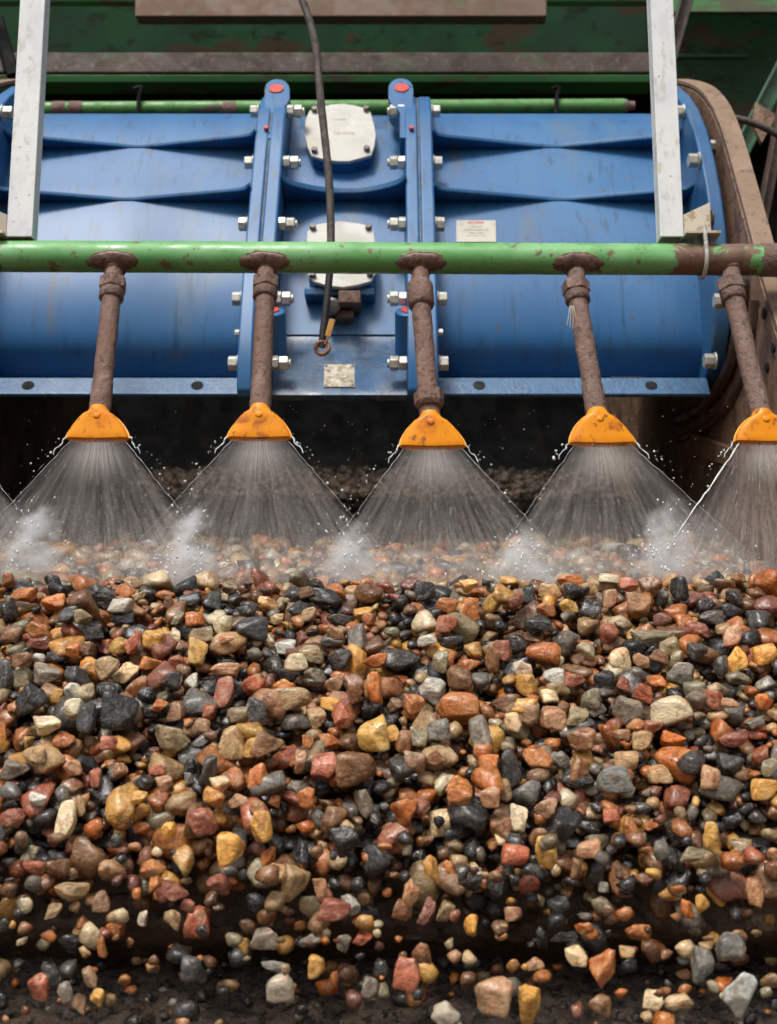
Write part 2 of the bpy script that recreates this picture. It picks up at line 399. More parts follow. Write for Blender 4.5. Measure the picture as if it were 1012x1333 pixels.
# --- rear green pipe
ry = 3.42
rp = thing('rear_pipe', at(450, 141, ry), 'old green and rust pipe running behind the top of the blue machine', 'pipe')
a, b = at(-120, 143, ry), at(812, 138, ry)
MB().tube([a, a.lerp(b, .3), a.lerp(b, .6), b], 0.0215, 20).build('pipe', GREEN_OLD, rp)
MB().tube([b, at(817, 138, ry), at(819, 138, ry), at(826, 138, ry)], [0.0215, 0.018, 0.014, 0.014], 16).build('threaded_end', RUST_GREEN, rp)
for x in (78, 100, 300): MB().cyl(at(x - 9, 142, ry), at(x + 9, 142, ry), 0.0235, 20).build('coupling', RUST, rp, bevel=0.002)
for x in (180, 724):
    MB().tube(smooth_curve([at(x - 6, 116, ry - 0.03), at(x + 4, 114, ry - 0.03), at(x + 1, 128, ry - 0.03), at(x, 152, ry - 0.03)]), 0.006, 8).build('hook', BLACKISH, rp)

# ================================================================ blue vibrating exciter
ex = thing('exciter', at(440, 516, 2.6), 'large blue cast vibration exciter spanning the screen behind the green spray pipe', 'machine')
XL0, XL1, XL2 = -0.320, -0.286, -0.251               # left joint: tube flange | housing flange
XR2, XR1, XR0 = 0.040, 0.072, 0.106
XEND, XENDL = 0.705, -0.925
tube_pts = [(148, 2.93), (156, 2.895), (170, 2.862), (193, 2.825), (230, 2.775), (262, 2.735), (300, 2.70), (340, 2.672), (380, 2.652), (420, 2.645), (455, 2.655), (490, 2.70)]
fl_pts = [(126, 2.875), (131, 2.835), (140, 2.80), (152, 2.77), (190, 2.722), (230, 2.68), (270, 2.637), (310, 2.597), (355, 2.558), (400, 2.528), (440, 2.507), (480, 2.495), (508, 2.50), (517, 2.515)]
def tubeY(py): return lerp(tube_pts, py)
def flY(py): return lerp(fl_pts, py)
front = [Vector((*yz(a, b), 0)) for a, b in tube_pts]
front = smooth_curve(front, 3)
ztop, zbot = front[0].y, front[-1].y
tube_sec = [(p.x, p.y) for p in front] + [(2.80, zbot + 0.03), (3.0, zbot + 0.11), (3.25, zbot + 0.22), (3.36, zbot + 0.36), (3.33, ztop - 0.2), (3.22, ztop - 0.04), (3.10, ztop + 0.012), (3.0, ztop + 0.012)]
for x0, x1 in ((XENDL, XL0), (XR0, XEND)):
    MB().xprism(tube_sec, x0, x1).build('tube', BLUE, ex, smooth=50)
# bolted flanges
flo = [yz(a, b) for a, b in fl_pts]
flange_sec = flo + [(2.60, flo[-1][1] + 0.02), (3.3, flo[-1][1] + 0.28), (3.36, zbot + 0.4), (3.30, ztop - 0.1), (3.10, flo[0][1] - 0.01), (2.98, flo[0][1] + 0.012), (2.91, flo[0][1] + 0.012)]
flange_sec_end = [(p[0] + 0.012, p[1]) for p in flo[3:-2]] 
for x0, x1 in ((XL0, XL1 - 0.0015), (XL1 + 0.0015, XL2), (XR2, XR1 - 0.0015), (XR1 + 0.0015, XR0)):
    MB().xprism(flange_sec, x0, x1).build('flange', BLUE, ex, bevel=0.006, seg=3)
for x in (XL1, XR1):                                  # grubby gasket in the joint
    MB().xprism([(p[0] + 0.004, p[1]) for p in flo] + [(2.9, flo[-1][1] + .03), (3.1, flo[0][1] - .03)], x - 0.0014, x + 0.0014).build('gasket', GASKET, ex)
end_out = [at_X(px, py, 0.735) for px, py in ((883, 112), (897, 124), (909, 142), (920, 170), (929, 205), (937, 245), (943, 290), (947, 340), (949, 390), (948, 430), (943, 468), (934, 495), (921, 513))]
end_sec = [(p.y, p.z) for p in end_out] + [(2.72, end_out[-1].z + 0.03), (3.3, zbot + 0.24), (3.36, zbot + 0.45), (3.34, end_out[0].z - 0.15)]
MB().xprism(end_sec, XEND, XEND + 0.034).build('end_flange', BLUE, ex, bevel=0.006, seg=3)
MB().xprism(end_sec, XENDL - 0.034, XENDL).build('end_flange', BLUE, ex, bevel=0.006, seg=3)
# ribs: flat shelves that run out to meet the flanges
def rib(name, xa, xb, root_py, w_end, w_mid, th=0.012, mat=BLUE, power=1.25, drop=0.0, base=None):
    Y0, z = yz(root_py, (base or tubeY)(root_py))
    n = 40; edge = []
    for i in range(n + 1):
        t = i / n; x = xa + (xb - xa) * t
        e = abs(2 * t - 1)
        w = w_mid + (w_end - w_mid) * max(0, (e - 0.06) / 0.94) ** power
        dist = min(t, 1 - t) * (xb - xa)
        if dist < 0.03: w += 0.026 * (1 - math.sqrt(max(0, 1 - ((0.03 - dist) / 0.03) ** 2)))
        edge.append((x, Y0 - w, z))
    poly = edge + [(xb, Y0 + 0.06, z), (xa, Y0 + 0.06, z)]
    return MB().prism(poly, (0, 0, th)).build(name, mat, ex, bevel=0.004)
for py in (193, 262):
    rib('rib', XENDL, XL0, py, 0.062 if py == 193 else 0.060, 0.002, power=1.0)
    rib('rib', XR0, XEND, py, 0.062 if py == 193 else 0.060, 0.002, power=1.0)
# bottom mounting flange with bolt holes
fa, fb, fc = at(300, 491, 2.618), at(300, 513, 2.590), at(300, 517, 2.598)
for x0, x1 in ((XENDL, XL0 - 0.001), (XR0 + 0.001, XEND - 0.001)):
    MB().xprism([(fa.y, fa.z), (fb.y, fb.z), (fc.y, fc.z), (fa.y + 0.16, fa.z + 0.012), (fa.y + 0.16, fa.z + 0.03), (fa.y + 0.03, fa.z)], x0, x1).build('mounting_flange', BLUE_WET, ex, bevel=0.004)
mid = (fa + fb) / 2; nrm = Vector((0, -(fa.z - fb.z), fa.y - fb.y)).normalized(); nrm = -nrm if nrm.y > 0 else nrm
for px in (37, 257, 624, 848):
    x = xw(px, 499, mid.y)
    c = Vector((x, mid.y, mid.z)) + nrm * 0.0012
    MB().cyl(c - nrm * 0.01, c, 0.0135, 20).build('bolt_hole', HOLE, ex)
# centre housing
h_pts = [(150, 2.965), (160, 2.93), (200, 2.865), (235, 2.82), (262, 2.79), (300, 2.752), (340, 2.715), (380, 2.69), (415, 2.672), (440, 2.655), (455, 2.635), (475, 2.595), (505, 2.545), (514, 2.535)]
def houY(py): return lerp(h_pts, py)
hf = smooth_curve([Vector((*yz(a, b), 0)) for a, b in h_pts], 3)
hsec = [(p.x, p.y) for p in hf] + [(2.552, hf[-1].y - 0.008), (2.60, hf[-1].y + 0.008), (3.0, hf[-1].y + 0.16), (3.3, hf[-1].y + 0.28), (3.3, hf[0].y - 0.15), (3.2, hf[0].y + 0.0), (3.06, hf[0].y + 0.01)]
MB().xprism(hsec, XL2 + 0.001, XR2 - 0.001).build('centre_housing', BLUE_DUSTY, ex, smooth=50)
lo_sec = [(q[0] - 0.004, q[1]) for q in [yz(a, houY(a)) for a in (170, 200, 230, 262, 300, 340, 380, 410, 436)]] + [(2.8, yz(436, 2.7)[1]), (3.0, yz(170, 2.9)[1])]
MB().xprism(lo_sec, XL2 + 0.002, XR2 - 0.002).build('housing_face', BLUE, ex, smooth=50)
rib('arch_rib', XL2, XR2, 262, 0.105, 0.045, 0.016, power=2.0, base=houY)
def on_housing(px, py, off=0.0): return at(px, py, houY(py) - off)
# cover plates
def cover(outline, yc, off, screws, boss):
    n = Vector((0, -0.90, 0.436)).normalized()
    Y = houY(yc) - off
    c0 = at(444, yc, Y)
    def pl(px, py, k=0.0):                            # pixel to the plate's own plane
        d = ray(px, py); t = (c0 - CAM).dot(n) / d.dot(n)
        return CAM + d * t + n * k
    o = [pl(*p) for p in outline]
    bc = sum(o, Vector()) / len(o)
    MB().prism([bc + (p - bc) * 0.97 for p in o], -n * boss).build('cover_boss', BLUE, ex, bevel=0.004)
    cp = MB().prism(o, n * 0.010).build('cover_plate', PLATE, ex, bevel=0.0025)
    for s in screws:
        q = pl(*s, 0.010)
        MB().cyl(q, q + n * 0.011, 0.0075, 14).build('screw', STEEL_DARK, cp, bevel=0.001)
        # socket
    return cp, pl, n
o1 = [(398, 160), (403, 148), (418, 143), (432, 140), (447, 139), (461, 141), (478, 145), (483, 150), (488, 168), (490, 180), (488, 194), (484, 206), (470, 210), (455, 214), (440, 214), (424, 212), (406, 207), (401, 196), (397, 180)]
cp1, pl1, n1 = cover(o1, 178, 0.055, ((410, 149), (477, 148), (410, 202), (478, 200)), 0.085)
o2 = [(400, 306), (407, 297), (424, 294), (444, 292), (462, 294), (480, 297), (487, 304), (489, 320), (491, 340), (490, 358), (484, 370), (466, 375), (447, 378), (428, 376), (408, 370), (401, 360), (399, 338)]
cp2, pl2, n2 = cover(o2, 336, 0.055, ((408, 302), (480, 302), (408, 364), (482, 363)), 0.085)
# worn print on the upper cover (a few faint characters survive)
def text_mesh(body, size, c, xdir, up, mat, parent, name='print'):
    cu = bpy.data.curves.new('t', 'FONT'); cu.body = body; cu.size = size; cu.align_x = 'CENTER'; cu.align_y = 'CENTER'; cu.resolution_u = 2
    tmp = bpy.data.objects.new('t', cu); C.objects.link(tmp)
    me = bpy.data.meshes.new_from_object(tmp.evaluated_get(bpy.context.evaluated_depsgraph_get()))
    bpy.data.objects.remove(tmp); bpy.data.curves.remove(cu)
    z = xdir.cross(up).normalized(); M = Matrix((xdir, up, z)).transposed()
    for v in me.vertices: v.co = M @ v.co
    return link_mesh(name, me, mat, parent, c, smooth=None)
up1 = Vector((0, n1.z, -n1.y)).normalized(); up1 = up1 if up1.z > 0 else -up1
text_mesh('149938/8', 0.009, pl1(441, 160, 0.0106), Vector((1, 0, 0)), up1, PRINT_GREY, cp1)
text_mesh('C2172745', 0.013, pl1(448, 178, 0.0106), Vector((1, 0, 0)), up1, PRINT_GREY, cp1)
# lugs with red plugs
def lug(px, py, Y, r, ax, ln):
    ax = Vector(ax).normalized(); c = at(px, py, Y)
    lg = MB().cyl(c - ax * ln, c, r, 28).build('lug', BLUE, ex, bevel=0.005, seg=3)
    MB().cyl(c - ax * 0.004, c + ax * 0.0035, r * 0.60, 24).build('red_plug', RED, lg, bevel=0.0015)
    return lg
def keyhole_lug(cx, cy, s):                           # flat-faced tab that grows out of the inner flange
    ax = Vector((0, -0.87, 0.49)).normalized(); c0 = at(cx, 172, flY(172) + 0.004)
    def pl(px, py):
        q = ray(px, py); return CAM + q * ((c0 - CAM).dot(ax) / q.dot(ax))
    o = [(cx - 16, cy + 64), (cx - 16, cy - 2)] + [(cx + 16 * math.cos(t), cy - 13 * math.sin(t)) for t in [math.pi * (1 - k / 9) for k in range(10)]] + [(cx + 16, cy + 12), (cx + 13, cy + 19), (cx + 6, cy + 25), (cx + 1, cy + 32), (cx + 1, cy + 64)]
    if s < 0: o = [(2 * cx - x, y) for x, y in o]
    lg = MB().prism([pl(*p) for p in o], -ax * 0.060).build('lug', BLUE, ex, bevel=0.004, seg=3)
    c = pl(cx - s * 1, cy)
    MB().cyl(c - ax * 0.004, c + ax * 0.0035, 0.0185, 24).build('red_plug', RED, lg, bevel=0.0015)
keyhole_lug(361, 116, 1); keyhole_lug(522, 115, -1)
for x in (353, 533): lug(x, 404, 2.545, 0.031, (0, -0.62, 0.78), 0.15)
# red grease nipples on the flange faces
for x, py in ((347, 168), (536, 168)):
    c = at(x, py, flY(py) - 0.004); d = Vector((0, -0.9, 0.4)).normalized()
    MB().cyl(c - d * 0.004, c + d * 0.007, 0.0058, 10).build('grease_nipple', RED, ex, bevel=0.001)
# bolts through the joints
def bolt(parts, mat=ZINC, parent=ex, label=None):
    m = MB()
    for (p0, p1, r, n, ph) in parts: m.cyl(p0, p1, r, n, phase=ph)
    return m.build('bolt', mat, parent, bevel=0.002, label=label)
for py in (145, 212, 292, 389, 473):
    Y, z = yz(py, flY(py) + 0.030)
    R = 0.0165
    ph = rs.uniform(0, 1)
    for xo, xi, s in ((XL0, XL2, -1), (XR0, XR2, 1)):
        bolt([(Vector((xo, Y, z)), Vector((xo + s * 0.004, Y, z)), R * 1.1, 18, 0), (Vector((xo + s * 0.004, Y, z)), Vector((xo + s * 0.022, Y, z)), R, 6, ph)])
        bolt([(Vector((xi, Y, z)), Vector((xi - s * 0.017, Y, z)), R * 1.03, 6, ph + .3), (Vector((xi - s * 0.018, Y, z)), Vector((xi - s * 0.037, Y, z)), R, 6, ph + .7), (Vector((xi - s * 0.037, Y, z)), Vector((xi - s * 0.043, Y, z)), R * 0.6, 12, 0)])
for px, py in ((315, 434), (571, 433)):
    p = at(px, py, flY(py) + 0.03); s = -1 if px < 440 else 1
    xo = XL0 if s < 0 else XR0
    bolt([(Vector((xo, p.y, p.z)), Vector((xo + s * 0.012, p.y, p.z)), 0.009, 6, 0.3)])
# bolts on the end flanges
for px, py in ((884, 146), (904, 209), (921, 285), (938, 392), (925, 470)):
    p = at_X(px, py, XEND - 0.012)
    bolt([(Vector((XEND, p.y, p.z)), Vector((XEND - 0.005, p.y, p.z)), 0.019, 18, 0), (Vector((XEND - 0.005, p.y, p.z)), Vector((XEND - 0.026, p.y, p.z)), 0.0165, 6, .3)], STEEL_DARK if py == 285 else ZINC)
p = at_X(8, 147, XENDL + 0.01)
bolt([(Vector((XENDL, p.y, p.z)), Vector((XENDL + 0.005, p.y, p.z)), 0.019, 18, 0), (Vector((XENDL + 0.005, p.y, p.z)), Vector((XENDL + 0.028, p.y, p.z)), 0.0165, 6, .3)])
# paper label with lines of faded print
c = at(620, 301, tubeY(301) - 0.0015); a_, b_ = at(620, 287, tubeY(287)), at(620, 315, tubeY(315))
up2 = (a_ - b_).normalized(); nn = Vector((1, 0, 0)).cross(up2)
def flat(c, w, h, up, t=0.0008): 
    m = MB(); x = Vector((w / 2, 0, 0)); u = up * h / 2; nrm_ = Vector((1, 0, 0)).cross(up).normalized()
    return m.prism([c - x - u, c + x - u, c + x + u, c - x + u], nrm_ * t)
lw, lh = 52 / F * 2.83, (a_ - b_).length
wl = flat(c, lw, lh, up2).build('warning_label', LABEL, ex)
MBR = MB()
for k, (row, segs, hh) in enumerate(((0.40, ((-.22, -.10), (-.08, -.04), (-.02, .20)), .09), (0.20, ((-.10, -.02), (.02, .16)), .05), (0.05, ((-.30, -.06), (-.03, .18), (.20, .30)), .06), (-.09, ((-.18, .0), (.04, .20)), .06), (-.22, ((-.26, .26),), .03))):
    for s0, s1 in segs:
        flat(c + up2 * row * lh + Vector(((s0 + s1) / 2 * lw, 0, 0)) + nn.normalized() * 0.0009, (s1 - s0) * lw, hh * lh, up2, 0.0003).build('print', PRINT_RED if k == 0 else PRINT_GREY, wl)
# dirty nameplate on the foot of the housing
c = at(442, 490, houY(490) - 0.001); a_, b_ = at(442, 475, houY(475)), at(442, 504, houY(504)); up3 = (a_ - b_).normalized(); n3 = Vector((1, 0, 0)).cross(up3)
npl = flat(c + n3 * 0.001, 40 / F * 2.64, (a_ - b_).length, up3, 0.0015).build('nameplate', TAGMETAL, ex)
for sx in (-1, 1):
    for su in (-1, 1):
        q = c + Vector((sx * 0.029, 0, 0)) + up3 * su * (a_ - b_).length * 0.43 + n3 * 0.0025
        MB().cyl(q, q + n3 * 0.0015, 0.003, 8).build('rivet', STEEL_DARK, npl)
# oil plug block under the lower cover
bk = MB().box(at(456, 394, houY(394) - 0.045), (0.050, 0.08, 0.030)).build('plug_block', RUST, ex, bevel=0.004)
MB().box(at(449, 413, houY(413) - 0.02), (0.042, 0.05, 0.018)).build('plug_block', RUST, ex, bevel=0.003)
q = at(433, 400, houY(400) - 0.05)
MB().tube([q + Vector((0, 0.05, 0.012)), q, q + Vector((0, -0.02, -0.004)), q + Vector((0, -0.024, -0.005))], [0.016, 0.019, 0.019, 0.013], 18).build('breather_cap', STEEL_DARK, ex)
MB().box(at(443, 384, houY(384) - 0.03), (0.16, 0.05, 0.02)).build('cover_boss', BLUE, ex, bevel=0.005)

# ================================================================ rusty side plates of the screen
def side_plate(sx, label):
    X0 = 0.752 if sx > 0 else -0.972
    root = thing('side_plate', Vector((X0, 2.4, 1.2)), label, 'side plate')
    oc = smooth_curve([at_X(px, py, 0.775) for px, py in ((884, 110), (900, 113), (918, 121), (934, 139), (946, 164), (957, 197), (967, 232), (977, 268), (989, 312), (1003, 362), (1030, 450), (1080, 560))] + [Vector((0.775, 1.80, 1.80)), Vector((0.775, 1.58, 1.45)), Vector((0.775, 1.50, 1.12))], 3)
    o = [(p.y, p.z) for p in oc]
    low = o[-1]
    sec = o + [(1.9, 1.0), (4.6, 1.2), (4.6, 2.6), (3.6, 2.75), (3.5, o[0][1] - 0.1)]
    MB().xprism(sec, X0 if sx > 0 else X0 - 0.012 + 0.012, X0 + sx * 0.012).build('plate', SIDE if sx > 0 else DARK_LINER, root)  # left plate takes a darker colour in place of shade
    # capping strip bent round the edge
    m = MB(); x0, x1 = X0 + sx * 0.002, X0 + sx * 0.046
    vs = []
    for i, p in enumerate(o):
        t = Vector((o[min(i+1, len(o)-1)][0] - o[max(i-1, 0)][0], o[min(i+1, len(o)-1)][1] - o[max(i-1, 0)][1])).normalized()
        nr = Vector((t.y, -t.x)); nr = nr if nr.x < 0 or nr.y > 0 and abs(nr.x) < .2 else -nr
        for x, k in ((x0, 0.004), (x1, 0.004), (x1, 0.014), (x0, 0.014)):
            vs.append((x, p[0] + nr.x * k, p[1] + nr.y * k))
    fs = []
    for i in range(len(o) - 1):
        for k in range(4): fs.append((i*4+k, i*4+(k+1) % 4, (i+1)*4+(k+1) % 4, (i+1)*4+k))
    fs += [(0, 1, 2, 3), tuple(len(vs) - 4 + k for k in range(4))]
    m.add(vs, fs).build('capping_strip', SIDE_EDGE, root, bevel=0.002)
    return root, o, X0
spr, sp_o, SX = side_plate(1, 'rust-brown curved side plate with a tan capping strip at the right edge')
side_plate(-1, 'rust-brown side plate hidden behind the left post at the left edge')
for px, py, r in ((955, 205, .012), (963, 262, .008), (971, 272, .015), (985, 288 + 76, .013), (958, 207, .007)):
    p = at_X(px, py, SX + 0.046)
    MB().cyl(p, p + Vector((0.014, -0.004, 0.006)), r, 6).build('bolt', ZINC, spr, bevel=0.002)
for px, py, r in ((930, 190, .014), (934, 273, .019), (974, 370, .011), (996, 408, .012), (978, 330, .01), (1008, 452, .011), (1000, 478, .010)):
    p = at_X(px, py, SX)
    MB().cyl(p + Vector((0.004, 0, 0)), p - Vector((0.010 if py < 300 else 0.004, 0, 0)), r, 6 if py < 300 else 14).build('bolt', (ZINC if py == 190 else RUST_PATCH) if py < 300 else HOLE, spr, bevel=0.002)
# liner ring round the end of the exciter
lp = smooth_curve([at_X(px, py, 0.742) for px, py in ((968, 370), (964, 420), (955, 465), (938, 503), (914, 530), (880, 548))], 4)
MB().tube(lp, 0.016, 8).build('liner_ring', DARK_LINER, spr)
lp = smooth_curve([at_X(px, py, 0.75) for px, py in ((985, 390), (980, 440), (968, 490), (948, 530), (920, 556), (885, 572))], 4)
MB().tube(lp, 0.011, 8).build('liner_ring', DARK_LINER, spr)
lb = [at_X(px, py, 0.748) for px, py in ((905, 562), (962, 585), (962, 610), (905, 590))]
MB().prism(lb, (-0.012, 0, 0)).build('liner_bar', SIDE, spr, bevel=0.002)

# ================================================================ spray bar
PY, PZ = 2.273, CAM.z + 0.918
pl_, pr_ = Vector((-1.0, PY, PZ + 0.004)), Vector((1.0, PY, PZ - 0.006))
sb = thing('spray_bar', Vector((0, PY, PZ)), 'green spray pipe with rusty drop pipes and orange nozzles before the blue machine', 'spray bar')
pipe_path = [pl_.lerp(pr_, k / 40) for k in range(41)]
pipe_path = [pl_.lerp(pr_, k / 240) for k in range(241)]
hp = roughen(MB().tube(pipe_path, 0.0305, 40).build('header_pipe', GREEN, sb, smooth=80), 0.0005, 30)
cx = xw(992, 337, PY)
MB().tube([Vector((cx - 0.004, PY, PZ - 0.005)), Vector((cx + 0.2, PY, PZ - 0.006))], 0.0325, 32).build('end_socket', RUST_GREEN, hp, smooth=60, bevel=0.002)
drops = [(150, 147, 372, 130, 536, 573, (87, 168)), (347, 346, 371, 339, 534, 572, (297, 379)), (548, 547, 374, 560, 543, 583, (521, 606)),
         (750, 750, 376, 777, 539, 579, (742, 827)), (951, 952, 374, 991, 541, 577, (957, 1042)), (-52, -58, 372, -84, 530, 573, (-126, -44))]
NOZ = []
r2 = random.Random(5)
for i, (tx, ux, uy, bx, by, ny, (na, nb)) in enumerate(drops):
    top = Vector((xw(tx, 345, PY), PY - 0.004, PZ - 0.026))
    un = at(ux, uy, 2.245)
    bot = at(bx, by, 2.165)
    mat = RUST_GREEN if i in (3, 4) else RUST
    # saddle of rust and weld on the header pipe, hugging its curve
    m = MB(); m2 = MB(); cxx = top.x
    nr_, na_ = 7, 36
    outl = [1 + r2.uniform(-.07, .07) for _ in range(na_)]
    def saddle(u, v, k): 
        a = math.radians(-100) + v / 0.0305
        return Vector((cxx + u, PY + math.cos(a + math.pi * 1.0) * 0 + math.sin(a) * -0 + 0, 0))
    vs = []; base_a = math.radians(-40)
    for r_ in range(nr_ + 1):
        for k in range(na_):
            t = 2 * math.pi * k / na_; q = r_ / nr_ * outl[k]
            u = 0.050 * q * math.cos(t); ang = base_a + 0.72 * q * math.sin(t)
            hgt = 0.0305 + 0.0035 * (1 - (r_ / nr_) ** 4) + 0.0006 + r2.uniform(-.0004, .0004)
            if r_ == nr_: hgt = 0.0300
            vs.append(Vector((cxx + u, PY - math.cos(ang) * hgt, pl_.lerp(pr_, (cxx + 1) / 2).z + math.sin(ang) * hgt)))
    fs = [(r_*na_+k, r_*na_+(k+1) % na_, (r_+1)*na_+(k+1) % na_, (r_+1)*na_+k) for r_ in range(nr_) for k in range(na_)]
    if i != 4:
        wp = m.add(vs, fs).build('weld_saddle', RUST_PATCH, hp, smooth=60)
        rim = [vs[(nr_) * na_ + k] + (vs[nr_*na_ + k] - Vector((cxx, PY, PZ))).normalized() * 0.0006 for k in range(4, na_ // 2 - 3)]
        m2.tube(rim, 0.0013, 6).build('paint_edge', RUST_RIM, wp)
    ax = (bot - un).normalized()
    cl = MB().tube([top + ax * -0.006, top + ax * 0.004, top + ax * 0.008], [0.023, 0.022, 0.018], 20).build('weld_collar', RUST, hp)
    # drop pipe
    n = 60; pts = [top.lerp(un, k / 4) for k in range(4)] + [un.lerp(bot, k / n) for k in range(n + 1)]
    rad = [0.0175] * 4 + [0.0182 + r2.uniform(-.0002, .0002) + (0.0012 if k > n - 14 else 0) for k in range(n + 1)]
    dp = roughen(MB().tube(pts, rad, 36, wob=0.006, rs=r2).build('drop_pipe', mat, sb, smooth=80), 0.0011, 60)
    if i == 2:
        q = at(548, 385, 2.24)
        MB().tube([q - ax * 0.030, q - ax * 0.024, q + ax * 0.022, q + ax * 0.028], [0.021, 0.025, 0.0255, 0.021], 14, wob=0.02, rs=r2).build('sleeve', RUST, dp, smooth=60)
        q = at(559, 520, 2.17)
        MB().tube([q - ax * 0.016, q - ax * 0.012, q + ax * 0.010, q + ax * 0.018], [0.024, 0.028, 0.028, 0.022], 8, wob=0.03, rs=r2).build('hex_nut', RUST, dp, smooth=30, bevel=0.002)
    else:
        q = un
        MB().tube([q - ax * 0.016, q - ax * 0.013, q + ax * 0.010, q + ax * 0.013], [0.022, 0.0275, 0.0275, 0.023], 6, phase=r2.uniform(0, 1)).build('hex_nut', mat, dp, smooth=20, bevel=0.002)
        MB().tube([q + ax * 0.013, q + ax * 0.03, q + ax * 0.033], [0.0235, 0.0235, 0.019], 20, wob=0.02, rs=r2).build('union_tail', mat, dp, smooth=60)
    if i == 3:                                        # frayed thread-seal tape
        for k in range(4):
            q = at(742 + k * 1.5, 398, 2.215); MB().tube(smooth_curve([q, q + Vector((-.003 + .002*k, -.002, -.02)), q + Vector((-.006 + .003*k, 0, -.038 - .004*k))], 3), 0.0009, 5).build('seal_tape', PLATE, dp)
    # orange fan nozzle
    tipL, tipR = at(na, ny - 2, 2.150), at(nb, ny - 2, 2.150)
    nb_c = (tipL + tipR) / 2; hw = (tipR - tipL).length / 2
    dn = (nb_c - bot).normalized(); ln = (nb_c - bot).length; fwd = Vector((1, 0, 0)).cross(dn).normalized()
    if fwd.y > 0: fwd = -fwd
    rows = [(-0.06, .29, .022), (0.0, .32, .023), (0.08, .36, .0235), (.15, .43, .0235), (.24, .53, .0225), (.35, .645, .021), (.48, .755, .019), (.64, .86, .0165), (.80, .945, .0145), (.92, .988, .0125), (1.0, 1.0, .0105)]
    vs, fs = [], []; NP = 36
    for (t, w, dpt) in rows:
        c = bot + dn * ln * t
        for k in range(NP):
            a = 2 * math.pi * k / NP; ca, sa = math.cos(a), math.sin(a)
            ex_ = 0.55 if t > 0.2 else 0.9
            X_ = abs(ca) ** ex_ * (1 if ca > 0 else -1) * w * hw; D_ = abs(sa) ** ex_ * (1 if sa > 0 else -1) * dpt
            sag = 0.0
            if t > 0.9: sag = 0.004 * (1 - (X_ / hw) ** 2)
            vs.append(c + Vector((X_, 0, 0)) + fwd * D_ + dn * sag)
    for r_ in range(len(rows) - 1):
        for k in range(NP): fs.append((r_*NP+k, r_*NP+(k+1) % NP, (r_+1)*NP+(k+1) % NP, (r_+1)*NP+k))
    fs += [tuple(range(NP))[::-1], tuple(range((len(rows)-1)*NP, len(rows)*NP))]
    nz = MB().add(vs, fs).build('spray_nozzle', ORANGE, sb, smooth=50)
    q = bot + dn * ln * 0.31 + fwd * 0.0175
    MB().tube([q - fwd * 0.004, q + fwd * 0.003, q + fwd * 0.0045, q + fwd * 0.005], [0.0088, 0.0080, 0.0055, 0.002], 18).build('rivet', ORANGE, nz, smooth=60)
    # bright outer seam of the deflector
    for s in (-1, 1):
        path = [bot + dn * ln * t + Vector((s * w * hw * 1.005, 0, 0)) for t, w, _ in rows[3:]]
        MB().tube(path, 0.0026, 8).build('seam', ORANGE_SEAM, nz)
    NOZ.append((nb_c, dn, hw, fwd))

# ================================================================ galvanised hanger posts
def post(xl, xr, xb_l, xb_r, label, side):
    Yf, Yb = PY - 0.022, PY + 0.014
    X0, X1 = xw(xb_l, 310, Yf), xw(xb_r, 310, Yf)
    zb = PZ + 0.034
    root = thing('hanger_post', Vector(((X0 + X1) / 2, PY, zb)), label, 'post', 'galvanised posts holding the spray bar')
    zt = zb + 1.1
    t = 0.004
    for nm, poly in (('front_face', [(X0, Yf), (X1, Yf), (X1, Yf + t), (X0, Yf + t)]), ('back_face', [(X0, Yb - t), (X1, Yb - t), (X1, Yb), (X0, Yb)])):
        MB().prism([(x, y, zb) for x, y in poly], (0, 0, zt - zb)).build(nm, GALV, root, bevel=0.0028, seg=3)
    for xa, xb2 in ((X0 + 0.0005, X0 + t), (X1 - t, X1 - 0.0005)):
        MB().prism([(xa, Yf + t * 0.5, zb + .0005), (xb2, Yf + t * 0.5, zb + .0005), (xb2, Yb - t * .5, zb + .0005), (xa, Yb - t * .5, zb + .0005)], (0, 0, zt - zb - .001)).build('side_face', GALV, root)
    s = side
    xe = X1 if s > 0 else X0
    # angle bracket beside the foot with a U-bolt round the pipe
    L = s * 0.050
    MB().prism([(xe + s * .0006, Yf + 0.002, zb + 0.004), (xe + L, Yf - 0.012, zb + 0.008), (xe + L, Yf - 0.012, zb + 0.066), (xe + s * .0006, Yf + 0.002, zb + 0.046)], (0, 0.005, 0)).build('angle_bracket', BRACKET, root, bevel=0.001)
    MB().prism([(xe + s * .0006, Yf - 0.016, zb + 0.0005), (xe + s * 0.068, Yf - 0.016, zb + 0.0005), (xe + s * 0.068, Yb, zb + 0.0005), (xe + s * .0006, Yb, zb + 0.0005)], (0, 0, 0.006)).build('bracket_foot', BRACKET, root, bevel=0.001)
    xu = xe + s * 0.036
    path = [Vector((xu, PY - 0.0355, zb + 0.02))] + [Vector((xu + 0.003, PY - 0.0355 * math.cos(a), PZ - 0.004 - 0.0355 * math.sin(a))) for a in [math.pi * k / 12 for k in range(13)]] + [Vector((xu, PY + 0.0355, zb + 0.02))]
    MB().tube(path, 0.0042, 10).build('u_bolt', ZINC, root)
    return root
post(22, 62, 8, 42, 'pale galvanised square post standing on the spray pipe near the left edge', -1)
post(833, 877, 860, 891, 'pale galvanised square post standing on the spray pipe near the right edge', 1)

